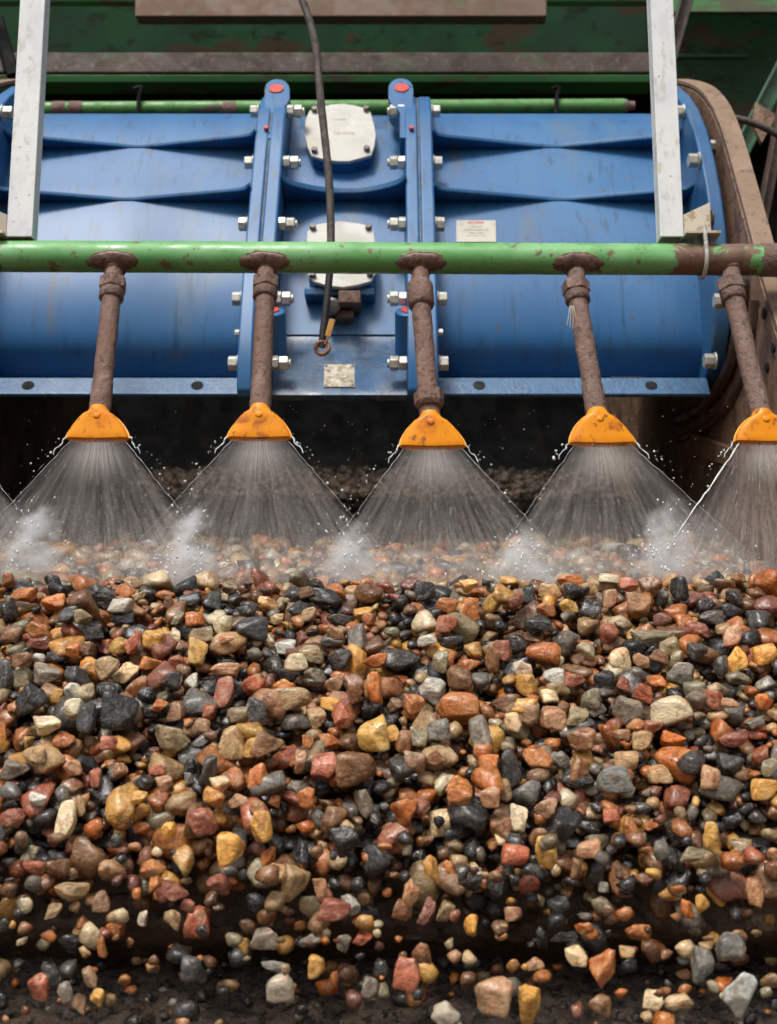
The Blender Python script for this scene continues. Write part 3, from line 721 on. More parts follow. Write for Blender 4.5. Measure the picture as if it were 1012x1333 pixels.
# ================================================================ hanging cable
cbY = 2.44
cb = thing('hanging_cable', at(420, 452, cbY), 'muddy black cable hanging down behind the spray pipe to a rusty ring', 'cable')
pth = smooth_curve([at(x, y, cbY) for x, y in ((380, -40), (392, -5), (404, 30), (412, 65), (416, 110), (421, 160), (427, 215), (430, 260), (431, 305), (431, 340))], 5)
MB().tube(pth, 0.0084, 12, wob=0.04, rs=rs).build('upper_cable', CABLE_MUD, cb)
pth = smooth_curve([at(x, y, cbY) for x, y in ((431, 338), (429, 360), (425, 400), (421, 432), (419, 452))], 5)
MB().tube(pth, 0.0078, 12).build('lower_cable', CABLE, cb)
rc = at(420, 453, cbY - 0.004)
MB().tube([rc + Vector((0.0135 * math.cos(a), 0.002 * math.sin(2*a), 0.0135 * math.sin(a))) for a in [2 * math.pi * k / 28 for k in range(29)]], 0.0042, 12, caps=False).build('ring', RING, cb)
MB().box(at(430, 427, cbY - 0.006), (0.013, 0.005, 0.040), Matrix.Rotation(math.radians(14), 3, 'Y')).build('tag', YTAG, cb, bevel=0.0025)
MB().tube([at(427, 440, cbY - .005), at(425, 446, cbY - .005), at(423, 449, cbY - .005)], 0.003, 8).build('shackle', RING, cb)

# ================================================================ gravel: bed surface
# profile of the gravel surface in the vertical plane, from the foot of the slope up over the crest and back along the deck
pf = [yz(1150, 1.552), yz(1100, 1.565), yz(1050, 1.59), yz(1000, 1.63), yz(950, 1.68), yz(900, 1.74), yz(850, 1.805), yz(810, 1.865), yz(778, 1.925), yz(760, 1.985)]
crest = pf[-1]
pf += [(2.04, crest[1] + 0.010), (2.10, crest[1] + 0.004), (2.18, crest[1] + 0.010), (2.30, crest[1] + 0.035)]
prof3 = smooth_curve([Vector((p[0], p[1], 0)) for p in pf], 12)
PA = np.array([[p.x, p.y] for p in prof3])
seg = np.linalg.norm(np.diff(PA, axis=0), axis=1); SA = np.concatenate([[0], np.cumsum(seg)]); SLEN = SA[-1]
def surf(s):
    y, z = np.interp(s, SA, PA[:, 0]), np.interp(s, SA, PA[:, 1])
    e = 0.02
    y0, z0 = np.interp(s - e, SA, PA[:, 0]), np.interp(s - e, SA, PA[:, 1]); y1, z1 = np.interp(s + e, SA, PA[:, 0]), np.interp(s + e, SA, PA[:, 1])
    t = Vector((0, y1 - y0, z1 - z0)).normalized()
    return Vector((0, y, z)), t, Vector((0, -t.z, t.y))       # point, uphill tangent, outward normal
def s_of_pixel(py, h=0.0):
    lo, hi = 0.0, SLEN
    best = None
    for k in range(241):
        s = SLEN * k / 240; p, t, n = surf(s); q = proj(p + n * h)[1]
        if best is None or abs(q - py) < best[0]: best = (abs(q - py), s)
    return best[1]
GW = 0.74
base_sec = []
for s in np.linspace(s_of_pixel(1078), SLEN, 40):
    p, t, n = surf(s); base_sec.append((p.y - n.y * 0.055, p.z - n.z * 0.055))
back = [(2.5, crest[1] + 0.050), (3.0, crest[1] + 0.190), (3.6, crest[1] + 0.375), (4.3, crest[1] + 0.60), (4.7, crest[1] + 0.725)]
deck = MB().xprism(base_sec + back + [(4.7, 0.9), (2.3, base_sec[0][1] - 0.12), (base_sec[0][0] + 0.05, base_sec[0][1] - 0.004)], -0.96, 0.75).build('screen_deck', DECK, smooth=60)
tag(deck, 'dark wet screen deck under the gravel sloping back beneath the blue machine', kind='structure')
# lip plate and ledge in front of which the stones fall
def swept(name, mat, prof_pts, x0, x1, nx, amp, seed):   # uneven plate: a profile drawn along x with real dents and caked dirt
    from mathutils import noise as mn
    pp = []
    for (p0, p1) in zip(prof_pts, prof_pts[1:]):
        k = max(1, int(math.dist(p0, p1) / 0.008))
        pp += [(p0[0] + (p1[0] - p0[0]) * q / k, p0[1] + (p1[1] - p0[1]) * q / k) for q in range(k)]
    pp.append(prof_pts[-1]); vs = []; fs = []; m_ = len(pp)
    for i in range(nx + 1):
        x = x0 + (x1 - x0) * i / nx
        for (y_, z_) in pp:
            q = Vector((x * 0.7, y_, z_)); k = amp * (mn.noise(q * 9 + Vector((seed, 0, 0))) + 0.7 * mn.noise(q * 28) + 0.45 * mn.noise(q * 75))
            vs.append((x, y_ - k, z_ + k * 0.7))
    for i in range(nx):
        for j in range(m_ - 1): fs.append((i*m_+j, i*m_+j+1, (i+1)*m_+j+1, (i+1)*m_+j))
    return MB().add(vs, fs).build(name, mat, smooth=70)
lipm = swept('discharge_lip', LIP, [yz(1040, 1.72), yz(1120, 1.675), yz(1185, 1.682), yz(1205, 1.672), yz(1226, 1.690), yz(1262, 1.78)], -0.96, 0.75, 300, 0.017, 2)
tag(lipm, 'dark wet brown steel discharge lip behind the falling stones', 'chute lip')
def rough_grid(name, corners, nx, ny, amp, mat, seed):
    from mathutils import noise as mn
    a, b, c, d = [Vector(p) for p in corners]; vs = []; fs = []
    n = (b - a).cross(d - a).normalized()
    for j in range(ny + 1):
        for i in range(nx + 1):
            p = a.lerp(b, i / nx).lerp(d.lerp(c, i / nx), j / ny)
            vs.append(p + n * amp * (mn.noise(p * 14 + Vector((seed, 0, 0))) + 0.6 * mn.noise(p * 45) + 0.35 * mn.noise(p * 120)))
    for j in range(ny):
        for i in range(nx):
            k = j * (nx + 1) + i; fs.append((k, k + 1, k + nx + 2, k + nx + 1))
    return MB().add(vs, fs).build(name, mat, smooth=80)
Lz = yz(1228, 1.76)[1]; L2 = yz(1420, 1.50)
lg = rough_grid('lower_ledge', [(-0.96, L2[0], L2[1]), (0.75, L2[0], L2[1]), (0.75, 1.80, Lz), (-0.96, 1.80, Lz)], 240, 60, 0.010, FINES, 3)
tag(lg, 'lower ledge coated in wet dark fines beneath the discharge lip', kind='structure')

# ================================================================ gravel: stones
from mathutils import noise as mno
def stone_verts(seed, sub, kind):
    """rounded, blocky or broken stone: a ball cut by planes, then roughened"""
    r = np.random.RandomState(seed); d = ICO[sub][0]
    k, dlo, sharp, amp = {'rounded': (10, 0.76, 9, 0.07), 'blocky': (9, 0.64, 18, 0.09), 'angular': (10, 0.50, 40, 0.11)}[kind]
    nm = r.normal(size=(k, 3)); nm /= np.linalg.norm(nm, axis=1)[:, None]
    nm = np.vstack([nm, [[1,0,0],[-1,0,0],[0,1,0],[0,-1,0],[0,0,1],[0,0,-1]]])
    if kind != 'rounded': nm[-6:] += r.normal(size=(6, 3)) * 0.22; nm[-6:] /= np.linalg.norm(nm[-6:], axis=1)[:, None]
    dist = np.concatenate([r.uniform(dlo, 0.98, k), r.uniform(0.8, 1.05, 6)])
    q = np.maximum(d @ nm.T, 0.02) / dist
    rad = (q ** sharp).sum(1) ** (-1.0 / sharp)
    o = Vector(r.uniform(-50, 50, 3))
    v = d * rad[:, None]
    wob = np.array([mno.noise(Vector(p) * 1.3 + o) * 1.1 + mno.ridged_multi_fractal(Vector(p) * 2.2 + o, 0.9, 2.1, 4, 1.0, 2.0) * 0.42 - 0.5 + mno.noise(Vector(p) * 7 + o) * 0.25 for p in v])
    v = v * (1 + amp * wob)[:, None]
    lo, hi = v.min(0), v.max(0)
    return (v - (lo + hi) / 2) / ((hi - lo) / 2)
KINDS6 = ('rounded', 'blocky', 'angular', 'angular', 'angular', 'blocky')
VAR = {sub: [stone_verts(100 + i, sub, KINDS6[i % 6]) for i in range(36)] for sub in (1, 2, 3, 4)}
PAL = {'O': (0.58, 0.180, 0.028), 'A': (0.78, 0.40, 0.075), 'B': (0.25, 0.105, 0.034), 'R': (0.41, 0.110, 0.048), 'P': (0.45, 0.235, 0.115), 'C': (0.76, 0.60, 0.35),
       'T': (0.53, 0.345, 0.155), 'W': (0.64, 0.59, 0.48), 'K': (0.012, 0.012, 0.013), 'D': (0.047, 0.043, 0.040), 'G': (0.20, 0.18, 0.145), 'E': (0.28, 0.23, 0.125), 'M': (0.24, 0.070, 0.040)}
CNAME = {'O': 'orange-brown', 'A': 'amber', 'B': 'brown', 'R': 'brick-red', 'P': 'pinkish-brown', 'C': 'cream', 'T': 'tan', 'W': 'whitish-grey', 'K': 'black', 'D': 'dark-grey', 'G': 'grey', 'E': 'olive-grey', 'M': 'maroon'}
WEIGHTS = 'KKKKKKKKDDDDDDGGGEEBBBBBBBBOOOOOOOOAAAATTTTTPPPRRRMCC'
def tint(code, r, dim=1.0):
    c = PAL[code]; k = r.uniform(0.72, 1.25) * dim; h = r.uniform(-0.12, 0.12)
    return (min(1, c[0] * k * (1 + h)), min(1, c[1] * k), min(1, c[2] * k * (1 - h)))
def stone_material(name, use_object, coat=0.75):
    w = N(name)
    if use_object:
        oi = w.n('ObjectInfo'); base = oi.outputs['Color']
        tc = w.n('TexCoord').outputs['Object']
        off = w.n('VectorMath'); off.operation = 'ADD'; w.l(tc, off.inputs[0])
        cmb = w.n('CombineXYZ'); w.l(w.math('MULTIPLY', oi.outputs['Random'], 57.0), cmb.inputs[0]); w.l(w.math('MULTIPLY', oi.outputs['Random'], 31.0), cmb.inputs[1])
        w.l(cmb.outputs[0], off.inputs[1]); vec = off.outputs[0]; S = 1.0; rnd = oi.outputs['Random']
    else:
        at_ = w.n('Attribute'); at_.attribute_name = 'stone_colour'; base = at_.outputs['Color']
        vec = w.n('TexCoord').outputs['Object']; S = 45.0; rnd = at_.outputs['Alpha']
    pos = w.pos()
    big = w.noise(vec, 1.1 * S, 5, 0.6, 0.6); mid = w.noise(vec, 2.8 * S, 6, 0.65, 0.4); fine = w.noise(pos, 420, 5, 0.7); grit = w.noise(pos, 170, 4, 0.65)
    dark = w.mix(1.0, base, (0.46, 0.41, 0.38), 'MULTIPLY')
    pale = w.mix(0.42, base, (0.58, 0.45, 0.28))
    warm = w.mix(1.0, base, (1.30, 0.72, 0.42), 'MULTIPLY')
    col = w.mix(w.ramp(big, 0.50, 0.68, 0, 0.85), base, dark)
    col = w.mix(w.ramp(mid, 0.54, 0.72, 0, 0.7), col, warm)
    lum = w.n('RGBToBW'); w.l(base, lum.inputs[0])
    palem = w.math('MULTIPLY', w.ramp(big, 0.46, 0.26, 0, 0.95), w.ramp(lum.outputs[0], 0.035, 0.16))
    col = w.mix(palem, col, pale)
    # mineral veins on some stones
    vn = w.math('ABSOLUTE', w.math('SUBTRACT', w.noise(vec, 0.9 * S, 3, 0.5, 1.2, (1, 2.2, 1), (4, 1, 7)), 0.5))
    veins = w.math('MULTIPLY', w.ramp(vn, 0.022, 0.006), w.ramp(rnd, 0.55, 0.7))
    col = w.mix(w.math('MULTIPLY', veins, 0.75), col, w.mix(0.5, base, (0.55, 0.48, 0.38)))
    # crystal speckle
    vo = w.n('TexVoronoi'); w.l(pos, vo.inputs['Vector']); vo.inputs['Scale'].default_value = 260
    sp = w.n('RGBToBW'); w.l(vo.outputs['Color'], sp.inputs[0])
    col = w.mix(w.ramp(sp.outputs[0], 0.66, 0.85, 0, 0.22), col, pale)
    col = w.mix(w.ramp(fine, 0.55, 0.80, 0, 0.7), col, dark)
    rough = w.ramp(w.noise(vec, 1.7 * S, 4, 0.6, 0, None, (3, 8, 1)), 0.30, 0.75, 0.14, 0.42)
    h = w.math('ADD', w.math('MULTIPLY', mid, 1.0), w.math('ADD', w.math('MULTIPLY', grit, 0.55), w.math('MULTIPLY', fine, 0.22)))
    nb = w.bump(h, 0.75, 0.0030)
    film = w.bump(w.math('ADD', mid, w.math('MULTIPLY', grit, 0.35)), 0.30, 0.0022)      # smooth skin of water over the rough stone
    bs = w.bsdf(col, rough, 0.0, nb, coat, 0.35); bs.inputs['Coat Roughness'].default_value = 0.05; bs.inputs['Coat IOR'].default_value = 1.45; w.l(film, bs.inputs['Coat Normal'])
    return w.done(bs)
STONE_OBJ = stone_material('wet_stone', True)
STONE_MASS = stone_material('wet_stone_mass', False)
STONE_MATTE = stone_material('matte_stone_mass', False, 0.0)  # uncoated, so the shade-tinted stones at the back stay dull
STONE_ME = []
for i in range(36):
    me = bpy.data.meshes.new('stone'); v, f = VAR[4][i], ICO[4][1]
    me.from_pydata(v.tolist(), [], f.tolist()); me.materials.append(STONE_OBJ)
    me.polygons.foreach_set('use_smooth', [True] * len(f)); STONE_ME.append(me)

# --- ballistic packing on the slope: each stone comes to rest on the ones already there
RES = 0.003
NX, NS = int(2 * GW / RES) + 1, int(SLEN / RES) + 1
HM = np.full((NS, NX), -0.055)
def drop(x, s, a, b, c, phi, sink, commit=True):
    R = max(a, b); k = int(R / RES) + 1
    i0, j0 = int(round(s / RES)), int(round((x + GW) / RES))
    i1, i2, j1, j2 = max(0, i0 - k), min(NS, i0 + k + 1), max(0, j0 - k), min(NX, j0 + k + 1)
    if i2 <= i1 or j2 <= j1: return None
    ss = (np.arange(i1, i2) * RES - s)[:, None]; xx = (np.arange(j1, j2) * RES - GW - x)[None, :]
    cp, sp = math.cos(phi), math.sin(phi)
    q = ((xx * cp + ss * sp) / a) ** 2 + ((-xx * sp + ss * cp) / b) ** 2
    m = q < 1
    if not m.any(): return None
    up = c * np.sqrt(np.maximum(0, 1 - q)); sub = HM[i1:i2, j1:j2]
    h = (sub + up)[m].max() - sink * c
    if commit: sub[m] = np.maximum(sub[m], (h + up)[m])
    return h
rg = random.Random(21)
mass = []                                            # (centre, 3x3 axes scaled, variant, colour, sub)
def frame(t, n, phi, tilt):
    x = Vector((1, 0, 0)); M = Matrix((x, t, n)).transposed()
    M = M @ Matrix.Rotation(phi, 3, 'Z') @ Matrix.Rotation(tilt, 3, rg.choice('XY'))
    return M
count = 0; S_FOOT = s_of_pixel(1055)
while count < 7500 and HM[NS // 3:, 40:-40].mean() < -0.014:
    rad = max(0.0045, min(0.024, rg.lognormvariate(math.log(0.0090), 0.44)))
    a = rad * rg.uniform(1.0, 1.35); b = rad * rg.uniform(0.75, 1.05); c = rad * rg.uniform(0.5, 0.85)
    best = None
    for _ in range(5):
        x, s, ph = rg.uniform(-GW, GW), rg.uniform(0.0, SLEN), rg.uniform(0, math.pi)
        if s < S_FOOT and rg.random() < 0.8: s = rg.uniform(S_FOOT, SLEN)
        h = drop(x, s, a, b, c, ph, 0.18, False)
        if h is not None and (best is None or h < best[0]): best = (h, x, s, ph)
    h, x, s, ph = best
    drop(x, s, a, b, c, ph, 0.18)
    p, t, n = surf(s)
    M = frame(t, n, ph, rg.gauss(0, 0.45))
    mass.append((Vector((x, p.y, p.z)) + n * h, M @ Matrix.Diagonal((a, b, c)), rg.randrange(36), tint(rg.choice(WEIGHTS), rg, 0.68), 3 if (h > -0.034 and rad > 0.0125) else (2 if h > -0.042 else 1)))
    count += 1

# --- stones read from the photograph: x, y, width, height (pixels of a two-times enlargement of a quarter) and colour
Q = [((0, 730), '60,88,80,40,O 112,95,50,30,B 140,107,70,45,O 210,98,80,30,T 255,85,105,60,K 315,118,70,50,W 362,92,44,36,T 420,82,36,26,O 440,110,30,40,B 490,105,70,40,D 475,82,50,46,T 30,108,34,40,G 180,140,60,44,D 215,145,56,44,E 240,188,80,50,K 320,148,70,44,K 508,152,56,50,O 465,148,32,46,E 580,165,56,60,C 655,175,90,72,D 700,112,64,38,T 720,150,42,34,T 805,140,50,40,T 845,92,110,56,K 798,82,56,36,B 885,155,80,40,D 960,157,40,40,O 525,192,80,48,E 585,205,60,26,P 345,210,56,70,R 400,205,70,62,A 455,195,42,50,C 105,215,80,52,M 100,180,70,50,O 30,190,60,46,B 515,237,56,80,A 60,258,60,38,B 100,252,38,28,W 145,252,60,38,K 190,235,42,42,O 228,235,50,52,B 275,280,72,68,T 330,290,66,70,C 395,270,70,42,O 460,262,50,40,R 745,228,62,46,W 790,200,40,44,M 772,265,64,56,C 812,245,70,58,E 875,190,52,52,P 930,205,60,90,G 980,260,72,40,O 885,260,70,60,D 18,300,56,96,D 60,305,60,60,E 122,300,84,60,G 205,300,80,60,D 450,318,60,60,D 500,315,38,50,W 588,285,88,42,P 660,325,70,52,R 750,300,80,42,K 820,300,64,44,G 870,322,62,46,P 925,335,56,90,B 975,335,46,100,O 148,355,40,50,A 190,338,52,46,W 80,362,92,90,K 190,390,62,60,C 312,392,104,110,K 585,345,64,90,R 545,392,40,48,R 620,335,40,64,D 415,375,46,38,O 460,395,52,66,B 380,350,56,42,K 760,360,110,66,T 738,335,70,40,O 672,395,62,84,D 625,398,60,46,E 858,374,56,42,A 892,402,60,72,R 825,415,60,70,T 972,455,92,104,A 125,428,82,56,C 5,445,32,64,O 445,460,108,68,E 605,478,68,98,T 525,430,50,52,P 285,472,52,42,R 226,410,60,92,D 695,480,92,82,B 655,485,40,60,A 860,472,66,48,O 928,540,112,92,B 842,535,80,80,R 802,472,34,42,O 350,512,50,32,C 190,540,52,46,P 100,502,50,46,T 76,472,36,38,A 40,545,84,60,G 250,565,38,62,R 310,547,48,52,P 410,545,42,32,R 545,550,50,92,D 575,585,58,52,T 670,560,58,72,O 430,580,52,50,P 782,520,40,60,P 495,570,38,44,G'),
     ((506, 730), '95,80,60,52,K 150,115,60,50,O 210,65,50,36,A 212,130,66,80,O 183,88,58,40,D 150,165,62,50,R 330,105,50,50,M 365,85,36,60,K 420,80,60,52,T 475,52,80,36,O 520,75,50,32,T 478,82,50,44,K 525,130,62,72,K 410,128,60,40,O 470,120,60,42,A 392,165,90,40,K 575,45,60,30,C 630,62,72,40,R 682,70,56,60,B 575,100,48,56,P 650,108,72,60,P 760,75,46,60,K 850,45,52,46,D 885,20,44,32,T 912,45,44,32,B 965,40,60,46,O 888,72,40,34,K 715,155,56,46,M 790,180,92,52,M 840,150,70,46,D 680,205,112,52,E 803,235,56,50,D 895,200,60,60,P 925,180,44,32,O 905,258,60,80,A 982,245,66,62,A 730,225,60,60,E 600,260,60,76,C 658,262,50,42,P 702,252,56,42,B 760,300,82,74,G 865,275,46,62,D 100,207,58,32,W 135,260,46,70,E 165,210,70,38,K 272,255,46,80,B 302,235,56,60,R 337,220,68,62,K 350,285,56,58,W 430,300,62,52,W 485,312,74,46,R 362,325,66,64,A 420,350,50,46,C 355,378,68,50,A 560,315,62,62,K 610,322,40,48,R 660,345,60,58,R 700,315,60,42,O 735,390,122,84,C 625,390,96,92,G 850,365,62,54,R 892,375,56,32,P 975,365,52,48,O 182,378,118,88,O 112,340,80,82,W 65,375,60,62,O 15,375,50,42,B 325,422,50,54,C 428,412,84,74,P 490,405,72,62,E 530,365,58,70,E 240,455,66,118,G 130,440,72,64,G 505,468,84,68,B 658,468,58,58,T 605,448,52,32,B 690,432,62,42,R 740,467,70,50,O 790,525,82,74,D 900,465,90,46,M 955,420,62,42,G 620,520,72,58,T 70,525,62,72,P 125,512,62,42,B 180,590,80,62,O 390,510,88,64,O 260,525,60,52,O 315,535,58,112,D 450,520,48,48,G 590,567,100,82,G 705,560,70,62,T 500,545,60,82,B 890,530,72,72,D 975,595,80,62,A 990,540,52,62,E 10,450,42,52,A 40,472,42,72,B 80,460,52,62,E 840,562,58,72,P'),
     ((0, 1030), '175,72,62,104,C 210,38,32,58,T 30,68,80,62,M 100,20,52,42,W 360,18,62,38,A 375,95,62,52,O 440,107,46,62,A 525,85,84,82,R 600,150,72,92,A 680,97,62,92,A 700,178,48,82,O 560,15,62,62,A 620,25,62,42,P 670,42,46,46,P 715,30,38,38,O 798,20,52,62,O 950,30,52,82,G 985,180,90,100,D 900,130,80,90,K 770,240,84,104,T 725,210,40,52,T 835,250,38,62,P 870,310,92,60,M 915,295,52,60,W 940,340,52,42,O 945,380,52,52,R 185,262,104,52,T 265,288,48,62,P 140,310,52,42,T 215,205,60,62,B 400,200,72,42,O 405,238,36,60,O 460,263,72,54,M 570,245,72,52,R 515,342,72,92,R 448,335,48,58,T 372,330,28,46,W 300,360,62,54,O 265,405,26,62,O 245,375,32,42,A 690,385,82,62,W 635,405,32,56,A 800,390,52,32,G 895,395,42,52,G 825,457,48,62,A 870,490,26,46,O 715,455,82,32,G 730,510,82,78,W 500,460,62,72,D 105,510,62,82,R 255,535,42,52,A 170,525,42,62,G 205,555,38,62,P 235,485,40,62,P 965,515,52,62,G'),
     ((506, 1030), '40,55,82,82,O 135,80,68,78,C 185,20,72,62,O 265,15,62,62,P 290,90,60,62,B 340,70,52,84,C 412,50,72,54,P 460,80,92,104,K 330,168,78,58,R 412,158,68,92,A 520,150,72,58,P 490,205,38,68,B 540,215,52,72,D 560,248,32,32,W 605,230,72,104,B 710,155,46,62,G 790,165,74,42,E 840,125,52,104,A 915,170,46,48,T 630,95,46,72,O 580,65,46,42,R 680,90,52,32,O 110,205,42,84,A 155,205,52,62,O 60,265,52,74,P 35,310,62,62,B 100,312,42,82,M 150,312,46,58,T 215,350,42,62,A 215,240,72,52,D 280,250,62,84,K 325,320,52,42,P 385,282,52,32,E 445,300,62,52,D 455,380,82,34,D 510,355,52,38,O 650,367,74,54,O 855,262,56,84,A 820,292,42,56,A 780,310,42,62,O 955,262,52,84,P 905,245,52,42,B 490,430,62,58,C 560,460,82,104,O 620,418,48,36,T 380,450,54,40,P 45,480,82,104,R 85,425,52,72,B 275,535,112,112,P 370,555,72,124,A 550,560,68,68,B 685,545,62,62,C 755,548,84,42,C 815,455,62,104,G 910,525,84,144,W 890,405,82,82,G 150,580,84,62,W')]
hand = []
for (ox, oy), txt in Q:
    for it in txt.split():
        x, y, w, h, code = it.split(',')
        hand.append((ox + float(x) / 2, oy + float(y) / 2, float(w) / 2, float(h) / 2, code))
up_v = Vector((0, -st, ct)); to_cam = Vector((0, -ct, -st))
VIEWM = Matrix((Vector((1, 0, 0)), up_v, to_cam)).transposed()
placed = []
order = list(range(len(hand))); rg.shuffle(order)
order.sort(key=lambda i: hand[i][2] * hand[i][3] > 900)
HAND_SCALE = 0.92
for i in order:
    px, py, w, h, code = hand[i]
    fall = py > 1083
    if not fall:
        s = s_of_pixel(py); p, t, n = surf(s); dep = proj(p)[2]
        a, b = w / 2 * dep / F * HAND_SCALE, h / 2 * dep / F * HAND_SCALE; c = min(a, b) * rg.uniform(0.6, 0.9)
        x0 = (px - PW / 2) / F * dep
        hh = drop(x0, s, a * .9, b * .9, c, 0.0, 0.55, True) if abs(x0) < GW else 0.0
        hh = 0.0 if hh is None else min(hh, 0.020)
        s = s_of_pixel(py, hh); p, t, n = surf(s); q = p + n * hh
        dep = proj(q)[2]; cen = Vector(((px - PW / 2) / F * dep, q.y, q.z))
        lean = rg.uniform(0.0, 0.5)
        M = VIEWM @ Matrix.Rotation(rg.uniform(-.22, .22), 3, 'Z') @ Matrix.Rotation(-lean, 3, 'X') @ Matrix.Rotation(rg.gauss(0, .2), 3, 'Y')
    else:
        Y = rg.uniform(1.49, 1.60) if py < 1230 else rg.uniform(1.40, 1.52)
        cen = at(px, py, Y); dep = proj(cen)[2]
        a, b = w / 2 * dep / F * HAND_SCALE, h / 2 * dep / F * HAND_SCALE; c = min(a, b) * rg.uniform(0.7, 0.95)
        M = VIEWM @ Matrix.Rotation(rg.uniform(-.3, .3), 3, 'Z') @ Matrix.Rotation(rg.gauss(0, .3), 3, 'X')
    vi = rg.randrange(36)
    placed.append((px, py, w, h, code, cen, M, (a, b, c), vi, fall))

# labels that single each stone out
def place_words(px, py):
    col = ('leftmost', 'second', 'middle', 'fourth', 'rightmost')[min(range(5), key=lambda k: abs(px - (127, 338, 562, 784, 960)[k]))]
    for lim, wd in ((790, 'on the gravel crest'), (840, 'just under the crest'), (890, 'on the upper slope'), (940, 'on the middle slope'), (1000, 'on the lower slope'), (1083, 'at the slope foot'), (1160, 'falling past the lip'), (1230, 'falling above the ledge')):
        if py < lim: return f'{wd} below the {col} nozzle'
    return f'falling before the ledge below the {col} nozzle'
labels = {}
for k, (px, py, w, h, code, cen, M, dims, vi, fall) in enumerate(placed):
    sz = 'large' if w * h > 1500 else ('small' if w * h < 560 else 'medium')
    asp = w / h
    sh = 'long' if asp > 1.75 else ('upright' if asp < 0.66 else KINDS6[vi % 6])
    labels.setdefault(f'{sz} {CNAME[code]} {sh} stone {place_words(px, py)}', []).append(k)
final = {}
for lb, ks in labels.items():
    if len(ks) == 1: final[ks[0]] = lb; continue
    ks.sort(key=lambda k: placed[k][0])
    wd = {2: ['left one', 'right one']}.get(len(ks)) or (['leftmost', 'middle one', 'rightmost'] if len(ks) == 3 else ['first from left', 'second from left', 'third from left', 'fourth from left', 'fifth from left', 'sixth from left'])
    for q, k in enumerate(ks): final[k] = f'{lb}, {wd[min(q, len(wd)-1)]}'
for k, (px, py, w, h, code, cen, M, dims, vi, fall) in enumerate(placed):
    o = bpy.data.objects.new('stone', STONE_ME[vi]); C.objects.link(o)
    o.matrix_world = Matrix.Translation(cen) @ M.to_4x4() @ Matrix.Diagonal((*dims, 1))
    o.color = (*tint(code, rg), 1)
    tag(o, final[k], 'stone', 'falling stones' if fall else 'stones on the gravel slope')

# --- small stones falling between the large ones, and gravel lying on the deck behind the crest
fallers = [(p[5], max(p[7])) for p in placed if p[9]]
def try_fall(n, ylo, yhi, rlo, rhi, Y0, Y1):
    k = 0; tries = 0
    while k < n and tries < n * 30:
        tries += 1
        py = yhi - (yhi - ylo) * math.sqrt(rg.random()) if yhi > 1200 else rg.uniform(ylo, yhi)
        px = rg.uniform(-120, 1130); Y = rg.uniform(Y0, Y1); c = at(px, py, Y)
        r = min(rhi, max(rlo, rg.lognormvariate(math.log((rlo * rhi) ** .5), .4)))
        if any((c - q).length < r * 1.2 + e for q, e in fallers[-900:]): continue
        fallers.append((c, r * 1.1))
        M = Matrix.Rotation(rg.uniform(0, 6), 3, 'X') @ Matrix.Rotation(rg.uniform(0, 6), 3, 'Z')
        mass.append((c, M @ Matrix.Diagonal((r * rg.uniform(1, 1.3), r, r * rg.uniform(.6, .9))), rg.randrange(36), tint(rg.choice(WEIGHTS), rg, 0.75), 2))
        k += 1
try_fall(230, 1060, 1190, 0.007, 0.017, 1.57, 1.65)
try_fall(200, 1090, 1340, 0.006, 0.015, 1.50, 1.64)
try_fall(70, 1200, 1345, 0.003, 0.010, 1.42, 1.58)
# on the ledge
for _ in range(300):
    y = rg.uniform(1.50, 1.78); x = rg.uniform(-.7, .72); z = L2[1] + (Lz - L2[1]) * (y - L2[0]) / (1.80 - L2[0])
    r = min(0.013, rg.lognormvariate(math.log(0.0055), .45))
    M = Matrix.Rotation(rg.uniform(0, 6), 3, 'X') @ Matrix.Rotation(rg.uniform(0, 6), 3, 'Z')
    mass.append((Vector((x, y, z + r * .5)), M @ Matrix.Diagonal((r * 1.2, r, r * .8)), rg.randrange(36), tint(rg.choice('KKKDDDDBBBGEOTP'), rg), 2 if r > .008 else 1))
def muddy(col, y):                                    # brown tint deepening with distance: shade under the machine put into the colour
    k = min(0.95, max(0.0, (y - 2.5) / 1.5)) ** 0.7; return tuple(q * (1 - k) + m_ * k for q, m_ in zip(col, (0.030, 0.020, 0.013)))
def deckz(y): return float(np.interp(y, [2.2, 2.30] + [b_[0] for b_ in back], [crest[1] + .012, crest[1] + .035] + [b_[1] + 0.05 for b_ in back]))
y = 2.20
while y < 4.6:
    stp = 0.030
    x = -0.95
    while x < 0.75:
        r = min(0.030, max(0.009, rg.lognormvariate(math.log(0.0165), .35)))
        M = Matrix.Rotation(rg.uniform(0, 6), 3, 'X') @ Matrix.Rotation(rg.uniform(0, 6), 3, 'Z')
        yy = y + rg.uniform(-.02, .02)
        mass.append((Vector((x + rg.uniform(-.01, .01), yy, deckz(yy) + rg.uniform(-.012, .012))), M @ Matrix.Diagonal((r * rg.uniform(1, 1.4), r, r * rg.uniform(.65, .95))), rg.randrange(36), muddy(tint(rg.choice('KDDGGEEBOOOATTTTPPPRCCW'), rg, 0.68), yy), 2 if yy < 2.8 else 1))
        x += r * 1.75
    y += stp
